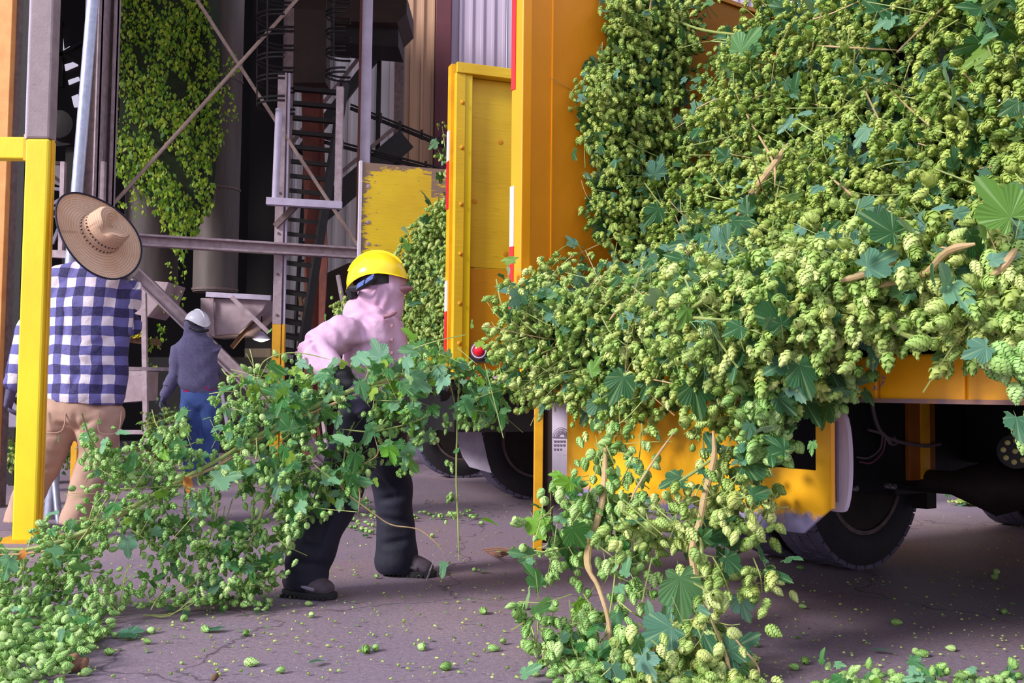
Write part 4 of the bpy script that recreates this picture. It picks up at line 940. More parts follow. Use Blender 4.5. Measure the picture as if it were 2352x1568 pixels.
blob('trousers', [([hipN.lerp(hipF, .5)+Vector((0, 0, -.02)), waist-Vector((0, 0, .02))], [(.125, .165), (.115, .155)], (1, 0, 0)),
                  ([hipN, hipN.lerp(kN, .5), kN, kN.lerp(aN, .55), aN, aN-Vector((-.008, 0, .035))], [.115, .105, .088, .086, .088, .090]),
                  ([hipF, hipF.lerp(kF, .5), kF, kF.lerp(aF_, .5), aF_, aF_-Vector((0, 0, .05))], [.115, .108, .090, .080, .092, .098])],
     M['dark_jeans'], pk, voxel=.011, smooth=5, fold=creases([(a_, b_, c_, d_, e_) for a_, b_, c_, d_, e_ in ((790, 1100, 800, 1220, 3.83), (740, 1130, 800, 1150, 3.83), (690, 1250, 740, 1260, 3.85), (680, 1290, 745, 1300, 3.85), (850, 1070, 900, 1130, 4.27), (870, 1150, 925, 1140, 4.27), (875, 1190, 930, 1200, 4.3), (880, 1250, 940, 1240, 4.3), (760, 1160, 720, 1280, 3.84))], .012, .014, folds(.6, .006, 2, (.25, 0, 1))), cut=[(aN-Vector((-.01, 0, .085)), (-.35, 0, -1)), (aF_-Vector((0, 0, .095)), (0, 0, -1))])
blob('shirt', [([waist-Vector((0, 0, .02)), waist.lerp(chest, .5), chest, Q(862, 735, 4.12), neck], [(.118, .165), (.122, .165), (.128, .175), (.10, .165), (.062, .07)], (1, 0, 0)),
               ([Q(846, 738, 4.05), shN, shN.lerp(elN, .5), elN.lerp(shN, .12), elN, elN.lerp(wrN, .12), elN.lerp(wrN, .45), wrN+Vector((-.012, 0, .012))], [.082, .078, .072, .065, .062, .062, .062, .048]),
               ([Q(880, 748, 4.2), shF, shF.lerp(elF, .5), elF, wrF], [.075, .068, .058, .05, .04]),
               ([Q(888, 735, 4.08), Q(902, 790, 4.06), Q(915, 835, 4.06)], [.05, .055, .05]), ([Q(830, 728, 4.08), Q(858, 708, 4.1)], [.085, .07]), ([waist+Vector((.02, 0, -.0)), waist+Vector((.07, 0, -.02))], [(.10, .15), (.09, .14)], (1, 0, 0))],
     M['pink'], pk, voxel=.0062, smooth=14, fold=creases([zc(*q_, 620, 550, 3.92, d_) for q_, d_ in (
        ((380, 925, 500, 1010), 3.80), ((375, 975, 525, 1045), 3.80), ((380, 1030, 560, 1105), 3.78), ((370, 1070, 590, 1150), 3.75), ((410, 1125, 620, 1185), 3.72), ((455, 1190, 610, 1245), 3.72), 
        ((470, 770, 560, 860), 3.88), ((420, 800, 545, 930), 3.88), ((400, 860, 490, 1000), 3.86), ((520, 730, 590, 800), 3.9), ((590, 880, 700, 960), 3.93), ((620, 800, 680, 900), 3.9),
        ((700, 970, 815, 880), 3.97), ((815, 880, 830, 790), 3.97), ((720, 985, 960, 925), 3.98), ((740, 1010, 1010, 955), 3.98), ((600, 1010, 760, 955), 3.95), ((780, 1060, 1000, 1010), 3.98), ((850, 700, 960, 760), 3.97), ((640, 660, 740, 700), 3.95), ((830, 580, 950, 605), 3.99), ((870, 640, 1000, 690), 3.98))], .0125, .0150, folds(.5, .003, 1, (.75, .1, -.55))))
# button placket, collar folds
MB().tube(curve_pts([Q(880, 728, 3.965), Q(896, 724, 3.975), Q(908, 716, 4.0)], 12), .009, 8).build('collar_edge', M['pink_dark'], pk, smooth=True)
for y in (748, 780, 810): MB().lathe([(.006, 0), (.006, .02)], Q(901, y, 3.985), (0, -1, 0), 8).build('button', M['pink_dark'], pk)
# hood over head, face away to the right
hood = blob('hood', [([Q(864, 722, 4.11), Q(870, 696, 4.10), Q(884, 664, 4.10), Q(884, 634, 4.1)], [(.088, .092), (.080, .088), (.086, .090), (.086, .085)], (1, 0, 0)),
               ([Q(890, 650, 4.10), Q(912, 650, 4.10)], [.072, .052]), ([Q(886, 672, 4.1), Q(900, 700, 4.1), Q(890, 722, 4.09)], [.072, .052, .06]), ([Q(868, 650, 4.08), Q(842, 696, 4.07), Q(850, 720, 4.08)], [.05, .05, .055])],
     M['pink'], pk, voxel=.0062, smooth=10, fold=creases([zc(*q_, 620, 550, 3.92, 3.99) for q_ in ((1040, 330, 1080, 520), (1080, 320, 1130, 480), (1120, 300, 1160, 440), (990, 340, 1010, 560), (950, 360, 900, 560), (930, 420, 840, 540), (1000, 480, 960, 640), (880, 560, 1000, 620), (820, 540, 900, 600), (1060, 520, 1040, 660), (1110, 480, 1090, 600))], .010, .013, folds(1, .0015, 5, (.9, .2, .35))))
# cap bill under the hood
blob('cap_bill', [([Q(906, 664, 4.1), Q(927, 664, 4.095), Q(947, 661, 4.09)], [(.058, .036), (.054, .022), (.034, .006)], (0, 1, .0)), ([Q(912, 664, 4.07), Q(913, 678, 4.06)], [.02, .012])], M['pink_dark'], hood, voxel=.006, smooth=4)
# hard hat
def hardhat(parent, c, up, fwd, r, mat, peak=True):
    up = Vector(up).normalized(); fwd = Vector(fwd); fwd = (fwd-up*fwd.dot(up)).normalized(); sd = up.cross(fwd)
    vs, fs = [], []; nu, nv = 32, 10
    for j in range(nv+1):
        e = R_(90*j/nv)
        for i in range(nu):
            a = 2*math.pi*i/nu; x = math.cos(a)*math.cos(e); y = math.sin(a)*math.cos(e); z = math.sin(e)
            ridge = .035*max(0, 1-abs(y)/.16)*(z > .3)
            vs.append(c + fwd*x*r*1.12 + sd*y*r*.93 + up*(z*r*(1.12+ridge) + r*.34*math.sin(a)**2*(1-j/nv)**3))
    for j in range(nv):
        for i in range(nu): fs.append((j*nu+i, j*nu+(i+1) % nu, (j+1)*nu+(i+1) % nu, (j+1)*nu+i))
    n0 = len(vs)   # inner shell
    for j in range(nv+1):
        e = R_(90*j/nv)
        for i in range(nu):
            a = 2*math.pi*i/nu; vs.append(c + fwd*math.cos(a)*math.cos(e)*r*1.08 + sd*math.sin(a)*math.cos(e)*r*.89 + up*(math.sin(e)*r*1.07 + r*.34*math.sin(a)**2*(1-j/nv)**3))
    for j in range(nv):
        for i in range(nu): fs.append((n0+j*nu+i, n0+(j+1)*nu+i, n0+(j+1)*nu+(i+1) % nu, n0+j*nu+(i+1) % nu))
    # brim lip all round, longer in front
    n1 = len(vs)
    for i in range(nu):
        a = 2*math.pi*i/nu; ext = .07 + (.22*max(0, math.cos(a))**2.2 if peak else 0); dn = .05+.10*max(0, math.cos(a))**2 + .10*max(0, -math.cos(a))**3
        vs.append(c + fwd*math.cos(a)*r*(1.12+ext) + sd*math.sin(a)*r*(.93+.07) - up*r*(dn-.34*math.sin(a)**2))
    for i in range(nu): fs.append((i, n1+i, n1+(i+1) % nu, (i+1) % nu)); fs.append((n0+i, n0+(i+1) % nu, n1+(i+1) % nu, n1+i))
    h = MB().add(vs, fs).build('hard_hat', mat, parent, smooth=True)
    MB().lathe([(r*.86, -.10*r), (r*.86, .30*r), (r*.80, .30*r), (r*.80, -.10*r)], c, up, 28, False).build('sweat_band', M['strap'], h, smooth=True)
    rd = MB()
    for sgn in (0,): rd.tube([c+fwd*(r*1.13*math.cos(R_(t)))+up*(r*1.155*math.sin(R_(t))) for t in range(30, 151, 10)], .006, 6)
    rd.build('crown_ridge', mat, h, smooth=True)
    return h
hh = hardhat(pk, Q(867, 650, 4.1), (-.16, -.06, .98), (1, -.05, .16), .114, M['hard_yellow'])
mb = MB(); mb.tube(curve_pts([Q(806, 662, 4.03), Q(820, 662, 3.985), Q(842, 650, 3.98), Q(862, 636, 3.985)], 12), .014, 8); mb.build('nape_strap', M['strap'], hh, smooth=True)
MB().obox(Q(818, 664, 3.966), Q(834, 654, 3.962)-Q(818, 664, 3.966), (0, .004, 0), (0.005, 0, .022)).build('strap_glint', M['glint'], hh)  # small blue plates stand in for glints along the strap
MB().obox(Q(838, 652, 3.962), Q(856, 640, 3.964)-Q(838, 652, 3.962), (0, .004, 0), (0.005, 0, .022)).build('strap_glint', M['glint'], hh)
MB().tube([Q(806, 662, 4.04), Q(810, 682, 4.05)], .022, 8).build('ratchet_knob', M['strap'], hh, smooth=True)
# gloves
blob('glove_cuff', [([wrN+Vector((-.02, 0, .025)), wrN+Vector((.012, -.005, -.02))], [.046, .040])], M['glove_dark'], pk, voxel=.007, smooth=3, fold=folds(3, .003, 1))
hand('glove', wrN+Vector((.012, -.01, -.018)), Vector((.62, -.12, -.72)), Vector((.25, .9, -.35)), Vector((.8, .1, .5)), M['glove'], pk, s=1.12, curl=.75)
hand('glove', wrF, Vector((.8, -.2, -.3)), Vector((-.1, -.2, -1)), Vector((0, -1, .1)), M['glove_dark'], pk, s=1.0, curl=.8)
def shoe(parent, heel, toe, mat, side_mat=None, w=.05, h=.07):
    heel, toe = Vector(heel), Vector(toe); f = (toe-heel); f.z = 0; L = f.length; f.normalize(); s = Vector((0, 0, 1)).cross(f)
    z = Vector((0, 0, 1)); b = heel*1; b.z = min(heel.z, toe.z)
    up_ = blob('shoe', [([b+f*.03+z*.06, b+f*L*.35+z*.06, b+f*L*.7+z*.045, b+f*(L-.035)+z*.036], [(w*.78, .042), (w*.85, .05), (w, .038), (w*.86, .030)], s), ([b+f*.05+z*.07, b+f*.055+z*.125], [w*.86, w*.82])], mat, parent, voxel=.008, smooth=4)
    out = []
    for k in range(20):
        a = 2*math.pi*k/20; x = math.cos(a); y = math.sin(a); out.append(b + f*(L/2+x*L*.53) + s*y*w*(1.12 if x > 0 else .92))
    o = MB().prism(out, z*.026).build('sole', M['sole'], up_, bevel=.005)
    lg = MB()
    for k in range(10):
        lg.obox(b+f*(L*.06+k*L*.09)-s*w*1.05, f*L*.05, s*w*2.1, z*.012)
    lg.build('sole_lug', M['sole'], up_)
    la = MB()
    for k in range(4): q_ = b+f*(L*.42+k*L*.09)+z*(.115-.014*k); la.tube([q_-s*.025, q_+z*.004, q_+s*.025], .0035, 5)
    la.build('laces', M['glove'] if side_mat else M['sole'], up_)
    if side_mat:
        for sg in (-1, 1):
            pts = [b+f*(L*x_)+s*sg*w*yy+z*zz for x_, yy, zz in ((.05, .78, .10), (.16, .84, .088), (.34, .90, .064), (.52, .96, .048), (.72, .96, .040))]
            MB().tube(curve_pts(pts, 12), [.007]*13, 6).build('side_stripe', side_mat, up_, smooth=True)
    return up_
gh, gt = G(655, 1360), G(770, 1374); gh.y = gt.y = 3.93; gh.x = Q(652, 1340, 3.93).x; gt.x = Q(774, 1360, 3.9).x; gt.y = 3.86
shoe(pk, gh, gt, M['shoe'], M['shoe_pale'], .052)
gh, gt = G(884, 1312), G(1000, 1312); gh.y = 4.40; gt.y = 4.34
shoe(pk, Vector((Q(884, 1300, 4.4).x, 4.40, 0)), Vector((Q(1000, 1300, 4.34).x, 4.34, 0)), M['shoe'], M['shoe'], .05)

# ---------------------------------------------------------------- man in the straw hat
D = 5.62
st = empty('person', Vector((Q(170, 1200, D).x, D, 0)), 'person seen from behind in a wide straw hat, checked shirt and khaki trousers', 'person')
hp_ = Q(188, 935, D); wa = Q(200, 860, D); ch = Q(212, 700, D); nk = Q(226, 610, D-.0); hd = Q(236, 548, D-.01)
sL, eL, wL = Q(142, 640, D), Q(66, 770, D+.02), Q(40, 868, D-.02)
sR, eR, wR = Q(288, 662, D+.03), Q(298, 745, D+.18), Q(270, 720, D+.40)
kL, aL = Q(98, 1070, D-.02), Q(46, 1188, D+.02); kR, aR = Q(218, 1060, D+.02), Q(176, 1180, D-.0)
hL, hR = Q(140, 950, D), Q(232, 952, D)
aL.z = max(aL.z, .09); aR.z = max(aR.z, .09)
blob('body', [([hp_, wa, ch, nk], [(.15, .10), (.14, .10), (.15, .09), (.05, .05)], (1, 0, 0)), ([nk, hd, hd+Vector((0, 0, .06))], [.058, .09, .085]), ([hL, kL, aL], [.08, .055, .04]), ([hR, kR, aR], [.08, .055, .04]),
              ([sL, eL, wL], [.04, .034, .028]), ([sR, eR, wR], [.036, .03, .025])], M['skin'], st, voxel=.016, smooth=3)
blob('trousers', [([hp_-Vector((0, 0, .02)), hp_+Vector((0, 0, .08)), wa], [(.205, .15), (.20, .145), (.19, .13)], (1, 0, 0)),
                  ([hL+Vector((-.005, 0, 0)), hL.lerp(kL, .5), kL, kL.lerp(aL, .6), aL, aL-Vector((0, 0, .045))], [.128, .115, .092, .082, .082, .086]),
                  ([hR, hR.lerp(kR, .5), kR, kR.lerp(aR, .6), aR, aR-Vector((0, 0, .045))], [.128, .116, .095, .085, .084, .088])],
     M['khaki'], st, voxel=.012, smooth=5, fold=creases([(a_, b_, c_, d_, D-.12) for a_, b_, c_, d_ in ((178, 945, 172, 985), (172, 985, 130, 975), (174, 985, 225, 960), (170, 990, 110, 1000), (176, 990, 235, 1000), (105, 1040, 150, 1060), (80, 1080, 125, 1075), (195, 1050, 250, 1060), (190, 1100, 240, 1090), (60, 1150, 100, 1140), (165, 1150, 215, 1140))], .010, .016, folds(.55, .006, 3, (.3, 0, 1))), cut=[(Vector((0, 0, .045)), (0, 0, -1))])
for c_, sd in ((Q(122, 962, D-.16), 1), (Q(250, 965, D-.15), -1)):
    MB().tube(curve_pts([c_+Vector((-.06, .02, .05)), c_+Vector((-.055, .0, -.055)), c_+Vector((0, -.012, -.075)), c_+Vector((.055, .0, -.055)), c_+Vector((.06, .02, .05))], 16), .0035, 5).build('pocket_seam', M['khaki'], st, smooth=True)
hem = Q(200, 925, D)
blob('shirt', [([Q(196, 908, D), wa, Q(206, 790, D), ch, Q(222, 645, D), Q(226, 612, D)], [(.225, .165), (.222, .155), (.222, .15), (.232, .145), (.20, .12), (.10, .09)], (1, 0, 0)),
               ([Q(170, 640, D), sL, sL.lerp(eL, .5), eL, eL.lerp(wL, .5), wL+Vector((0, 0, .02))], [.10, .092, .085, .078, .076, .062]),
               ([Q(272, 656, D+.02), sR, sR.lerp(eR, .5), eR, wR], [.09, .094, .082, .072, .06]), ([Q(232, 650, D), Q(236, 620, D+.02)], [.10, .06])],
     M['plaid'], st, voxel=.0105, smooth=6, fold=creases([(ox_, oy_, px2, py2, D-.14) for ox_, oy_, px2, py2 in ((160, 640, 148, 720), (148, 720, 140, 790), (190, 800, 260, 770), (180, 830, 250, 850), (230, 790, 290, 800), (150, 850, 200, 870), (255, 760, 296, 740), (250, 870, 290, 830), (170, 770, 210, 800), (140, 700, 150, 640), (280, 690, 300, 660), (160, 900, 180, 860), (230, 900, 225, 860))], .010, .018, folds(.6, .005, 4, (.25, 0, 1))), cut=[(hem, (-.06, 0, -1))])
blob('shirt_cuff', [([wL+Vector((.012, 0, .03)), wL+Vector((-.012, 0, -.035))], [(.062, .055), (.066, .058)])], M['plaid'], st, voxel=.009, smooth=3)
hand('glove', wL+Vector((-.03, 0, -.055)), Vector((-.12, -.1, -1)), Vector((.9, .2, 0)), Vector((.25, .9, -.1)), M['glove'], st, s=1.15, curl=.5)
hand('glove', wR, Vector((-.5, .5, .5)), Vector((-.6, -.5, .2)), Vector((0, 0, 1)), M['glove_dark'], st, s=1.0, curl=.8)
shoe(st, Vector((aL.x+.02, aL.y+.02, 0)), Vector((aL.x-.10, aL.y+.24, 0)), M['shoe_white'], None, .055)
shoe(st, Vector((aR.x, aR.y+.0, 0)), Vector((aR.x+.06, aR.y+.26, 0)), M['shoe_white'], None, .055)
# the hat: wide brim, creased crown, holes round the crown, bound edge
ha = Vector((.79, -.45, .42)).normalized(); hc = Q(226, 540, D-.24); hu = Vector((0, 0, 1)) - ha*ha.z; hu.normalize(); hw_ = ha.cross(hu)
def hat_pt(r, h, a): 
    return hc + ha*h + (hw_*math.cos(a) + hu*math.sin(a))*r
prof = [(.262, .010), (.25, -.004), (.22, -.010), (.19, -.010), (.16, -.004), (.132, .004), (.118, .014), (.114, .045), (.110, .085), (.106, .125), (.092, .150), (.056, .152), (.016, .142)]
vs, lc, fs = [], [], []; nA = 72; dist = 0; prev = None
for j, (r, h) in enumerate(prof):
    if prev: dist += math.hypot(r-prev[0], h-prev[1])
    prev = (r, h)
    for k in range(nA):
        a = 2*math.pi*k/nA; rr_ = r; hh_ = h
        if j < 5: hh_ += (.016*math.sin(2*a+.6))*(r/.26)**2; rr_ *= 1+.03*math.sin(3*a)
        if j > 6:
            rr_ *= 1 - .13*abs(math.sin(a-.9))**3*(h/.13); hh_ -= .040*math.exp(-((math.cos(a-.9))*r/.035)**2)*max(0, min(1, (h-.11)/.03))
        vs.append(hat_pt(rr_, hh_, a)); lc += [dist, a, 0]
for j in range(len(prof)-1):
    for k in range(nA): fs.append((j*nA+k, j*nA+(k+1) % nA, (j+1)*nA+(k+1) % nA, (j+1)*nA+k))
fs.append(tuple((len(prof)-1)*nA+k for k in range(nA)))
hat = MB().add(vs, fs).build('straw_hat', M['straw'], st, smooth=True)
a_ = hat.data.attributes.new('lc', 'FLOAT_VECTOR', 'POINT'); a_.data.foreach_set('vector', lc)
so = hat.modifiers.new('thick', 'SOLIDIFY'); so.thickness = .004; so.offset = 0
ed = [hat_pt(.262*(1+.03*math.sin(3*t)), .010+.016*math.sin(2*t+.6), t) for t in [2*math.pi*k/64 for k in range(65)]]
MB().tube(ed, .0055, 7, False).build('brim_binding', M['hat_edge'], hat, smooth=True)
for k in range(34):
    t = 2*math.pi*k/34; p0 = hat_pt(.1125, .060, t); dn = (p0-(hc+ha*.060)).normalized()
    MB().lathe([(.0042, -.002), (.0042, .0035)], p0, dn, 7).build('vent_hole', M['hat_edge'], hat)
    p0 = hat_pt(.1175, .020, t+.05); MB().obox(p0-ha*.006, ha*.012, dn*.0035, ha.cross(dn)*.005).build('vent_notch', M['hat_edge'], hat)

# ---------------------------------------------------------------- worker in the grey hoodie
D = 9.2
gw = empty('person', Vector((Q(455, 1080, D).x, D, 0)), 'person seen from behind in violet grey hoodie, blue jeans and white hard hat', 'person')
hp_, wa, ch, nk, hd = Q(458, 915, D), Q(456, 880, D), Q(452, 805, D), Q(456, 765, D), Q(446, 745, D)
sL, eL, wL = Q(412, 800, D), Q(402, 860, D-.02), Q(378, 908, D-.04); sR, eR, wR = Q(490, 800, D), Q(500, 850, D+.15), Q(480, 870, D+.35)
hL, hR = Q(438, 930, D), Q(482, 930, D); kL, aL = Q(438, 1000, D), Q(440, 1068, D); kR, aR = Q(484, 1000, D+.05), Q(482, 1066, D+.06)
aL.z = aR.z = .09
blob('body', [([hp_, wa, ch, nk], [(.13, .09), (.12, .08), (.14, .09), (.05, .05)], (1, 0, 0)), ([nk, hd], [.055, .085]), ([hL, kL, aL], [.075, .05, .04]), ([hR, kR, aR], [.075, .05, .04]), ([sL, eL, wL], [.045, .035, .03]), ([sR, eR, wR], [.045, .035, .03])], M['skin'], gw, voxel=.02, smooth=2)
blob('jeans', [([hp_-Vector((0, 0, .02)), wa], [(.175, .13), (.165, .11)], (1, 0, 0)), ([hL, kL, aL, aL-Vector((0, 0, .04))], [.10, .082, .075, .08]), ([hR, kR, aR, aR-Vector((0, 0, .04))], [.10, .082, .075, .08])], M['jeans'], gw, voxel=.016, smooth=4, fold=folds(.6, .006, 2))
blob('undershirt', [([Q(458, 897, D), Q(457, 884, D)], [(.166, .124), (.166, .122)], (1, 0, 0))], M['magenta'], gw, voxel=.016, smooth=3)
blob('hoodie', [([Q(452, 888, D), wa, Q(456, 840, D), ch, Q(453, 778, D), nk], [(.188, .14), (.182, .135), (.178, .13), (.19, .13), (.15, .11), (.07, .07)], (1, 0, 0)),
                ([Q(425, 790, D), sL, sL.lerp(eL, .5), eL, eL.lerp(wL, .5), wL], [.075, .08, .072, .06, .056, .050]), ([Q(478, 790, D), sR, eR, wR], [.07, .08, .06, .045]),
                ([nk, Q(449, 756, D), Q(446, 744, D)], [.075, .085, .09]), ([Q(438, 752, D-.02), Q(430, 774, D-.02)], [.05, .04])], M['hood_grey'], gw, voxel=.0125, smooth=4, fold=folds(.9, .006, 7, (.5, 0, .8)), cut=[(Q(452, 900, D), (-.22, 0, -1))])
blob('sleeve', [([sL.lerp(eL, .6), eL, eL.lerp(wL, .5), wL], [.066, .061, .056, .048])], M['hood_grey'], gw, voxel=.0125, smooth=3, fold=folds(1.2, .005, 7, (.3, 0, .9)))
hardhat(gw, Q(453, 742, D), (.10, -.15, .97), (-.7, .6, -.1), .112, M['hard_white'])
MB().tube(curve_pts([Q(436, 752, D-.10), Q(458, 760, D-.14), Q(478, 758, D-.08)], 10), .014, 8).build('hat_strap', M['strap'], gw, smooth=True)
hand('glove', wL+Vector((-.005, 0, -.005)), Vector((-.25, -.1, -1)), Vector((.9, .2, -.2)), Vector((.3, .9, 0)), M['glove'], gw, s=1.05, curl=.45, voxel=.006)
hand('glove', wR, Vector((-.3, .8, -.2)), Vector((0, 0, -1)), Vector((-1, 0, 0)), M['glove'], gw, s=1.0, curl=.8, voxel=.007)
shoe(gw, Vector((aL.x+.02, aL.y-.04, 0)), Vector((aL.x-.06, aL.y+.2, 0)), M['shoe'], None, .05); shoe(gw, Vector((aR.x, aR.y-.04, 0)), Vector((aR.x+.02, aR.y+.22, 0)), M['shoe'], None, .05)

# ================================================================== HOP CONES AND LEAVES
def cone_proto(rings, per, core_n=6, seed=0):
    """hop cone hanging from the origin along -Z, one unit long: overlapping pointed scales on a spindle. lc.z: 1 at a scale's base, 0 at its tip"""
    V, F, LC = [], [], []
    rr = lambda t: .30*math.sin(math.pi*(.10+.86*t)**.85)
    lev = [0, .12, .3, .5, .7, .88]; b = 0
    for t in lev:
        for k in range(core_n):
            a = 2*math.pi*k/core_n; r = rr(t)*.86 if 0 < t else .05
            V.append((r*math.cos(a), r*math.sin(a), -t)); LC.append((0, 0, .1))
    for i in range(len(lev)-1):
        for k in range(core_n):
            k2 = (k+1) % core_n; p, q, r_, s = i*core_n+k, i*core_n+k2, (i+1)*core_n+k2, (i+1)*core_n+k
            F += [(p, s, r_), (p, r_, q)]
    for i in range(rings):
        t = .02 + .80*i/max(1, rings-1); n = per if 0 < i < rings-1 else max(3, per-1)
        for k in range(n):
            a = 2*math.pi*(k + .5*(i % 2))/n + .2*i; w = math.pi/n*1.08
            zt, zm, ze = -t, -(t+.08), -(min(1.0, t+(.26 if rings < 6 else .21))); b = len(V)
            for (rad, an, z, c) in ((rr(t)*.80, a, zt, 1), (rr(t+.09)*1.06, a-w, zm, .6), (rr(t+.09)*1.06, a+w, zm, .6), (max(.03, rr(min(.97, t+.2))*1.09), a, ze, 0), (rr(t+.09)*1.10, a, zm-.02, .8)):
                V.append((rad*math.cos(an), rad*math.sin(an), z)); LC.append((0, 0, c))
            F += [(b, b+1, b+4), (b, b+4, b+2), (b+1, b+3, b+4), (b+4, b+3, b+2)]
    return np.array(V), np.array(F), np.array(LC, float)
def leaf_proto(kind=0, curl=.18):
    """hop leaf: petiole end at the origin, blade along +Y about one unit long, pleated along its veins"""
    if kind == 0: lobes = [(-128, .60), (-62, .88), (0, 1.0), (62, .88), (128, .60)]
    elif kind == 1: lobes = [(-110, .55), (-48, .78), (0, 1.0), (48, .78), (110, .55)]
    else: lobes = [(-130, .42), (-80, .52), (0, 1.0), (80, .52), (130, .42)]
    out = []
    for i, (a, r) in enumerate(lobes):
        wd = 22 if kind == 0 else 24
        out += [(a-wd, r*.80), (a-wd*.45, r*.92), (a, r), (a+wd*.45, r*.92), (a+wd, r*.80)]
        if i < len(lobes)-1:
            a2, r2 = lobes[i+1]; out.append(((a+a2)/2, (.62, .72, .62)[kind]*(r+r2)/2*(1.0 if kind < 2 else 1.15)))
    dense = []
    for q_ in range(len(out)-1):
        (a, r), (a2, r2) = out[q_], out[q_+1]; dense += [(a, r*1.02), ((a+a2)/2, (r+r2)/2*.955)]
    out = dense + [out[-1]]
    cy = .18; V = [(0, cy, -.02)]
    for j, (a, r) in enumerate(out):
        x, y = math.sin(R_(a))*r*.52, cy + math.cos(R_(a))*r*(.82 if abs(a) < 90 else .40)
        z = .030*(1-math.cos(R_(a)*360/62))*r*.5 - curl*(x*x*1.6 + (y-cy)**2*.7)
        V.append((x, y, z))
    n = len(out); F = [(0, i+2, i+1) for i in range(n-1)]
    # petiole
    b = len(V); V += [(-.012, cy, -.02), (.012, cy, -.02), (0, -.12, -.06)]; F.append((b, b+1, b+2))
    V = np.array(V); LC = np.stack([V[:, 0], V[:, 1]-cy, np.zeros(len(V))], 1)
    return V, np.array(F), LC
CONE_HI = [cone_proto(8, 7, 8), cone_proto(7, 6, 8)]
CONE_LO = cone_proto(4, 5, 5)
LEAFP = [leaf_proto(0), leaf_proto(1, .3), leaf_proto(2, .22)]
LEAF_LO = (np.array([(0, 0, 0), (-.33, .4, -.04), (.33, .4, -.04), (0, .45, .05), (0, 1, -.1)], float), np.array([(0, 3, 1), (0, 2, 3), (1, 3, 4), (3, 2, 4)]), np.zeros((5, 3)))

def basis(dirs, up, spin):
    """rotation matrices whose +Y (leaf) or -Z (cone) follows dirs; returned as columns X,Y,Z with Z = -dirs"""
    z = -dirs/np.linalg.norm(dirs, axis=1, keepdims=True)
    x = np.cross(up, z); nx = np.linalg.norm(x, axis=1, keepdims=True); x = np.where(nx > 1e-3, x/np.maximum(nx, 1e-6), np.array([1., 0, 0]))
    y = np.cross(z, x); c, s = np.cos(spin)[:, None], np.sin(spin)[:, None]
    return np.stack([x*c+y*s, -x*s+y*c, z], 2)
def leaf_basis(ydir, ndir):
    y = ydir/np.linalg.norm(ydir, axis=1, keepdims=True); n = ndir - y*(ndir*y).sum(1, keepdims=True)
    n /= np.maximum(np.linalg.norm(n, axis=1, keepdims=True), 1e-5); x = np.cross(y, n)
    return np.stack([x, y, n], 2)
def merged(name, proto, pos, rot, scl, mat, parent, tint=None, kind='stuff'):
    V, F, LC = proto; n = len(pos)
    if n == 0: return None
    base = np.array(BASE[parent.name]) if parent else np.zeros(3)
    scl = np.asarray(scl, float); sc3 = scl[:, None] if scl.ndim == 1 else scl
    W = np.einsum('nij,nkj->nki', rot, V[None]*sc3[:, None, :] if sc3.shape[1] == 3 else V[None]*sc3[:, None, :]) + (pos-base)[:, None, :]
    Fa = (F[None] + (np.arange(n)*len(V))[:, None, None]).reshape(-1, 3)
    tint = rng.random(n) if tint is None else tint
    me = from_arrays(name, W.reshape(-1, 3), Fa, mat, np.repeat(tint, len(V)), np.tile(LC, (n, 1)), smooth=len(V) > 8)
    return link_mesh(name, me, parent, kind=kind)
PM = {}
def proto_mesh(key, proto, mat):
    k = (key, mat.name)
    if k not in PM:
        V, F, LC = proto; PM[k] = from_arrays(key, V, F, mat, np.zeros(len(V)), LC, smooth=True)
    return PM[k]
def singles(name, protos, pos, rot, scl, mat, parent):
    base = BASE[parent.name]; first = {}
    for i in range(len(pos)):
        me = proto_mesh(name + str(i % len(protos)), protos[i % len(protos)], mat)
        k = i % len(protos)
        if k not in first: o = first[k] = bpy.data.objects.new(name, me)
        else: o = first[k].copy()
        COL.objects.link(o); o.parent = parent
        s_ = scl[i]; S = Matrix.Diagonal(Vector((*s_, 1)) if np.ndim(s_) else Vector((s_, s_, s_, 1)))
        o.matrix_basis = Matrix.Translation(Vector(pos[i]) - base) @ Matrix(rot[i].tolist()).to_4x4() @ S
def rand_dirs(n, bias, spread):
    d = rng.normal(size=(n, 3))*spread + np.asarray(bias, float); return d/np.linalg.norm(d, axis=1, keepdims=True)
def split(pos, scl, front, n=300):
    """indices of the n pieces that show largest (nearest, front layer) and the rest"""
    s_ = scl if np.ndim(scl) == 1 else scl[:, 2]
    key = s_/pos[:, 1] * (.6+.4*rng.random(len(pos))) * np.where(front, 1, .2)
    o = np.argsort(-key); return o[:n], o[n:]
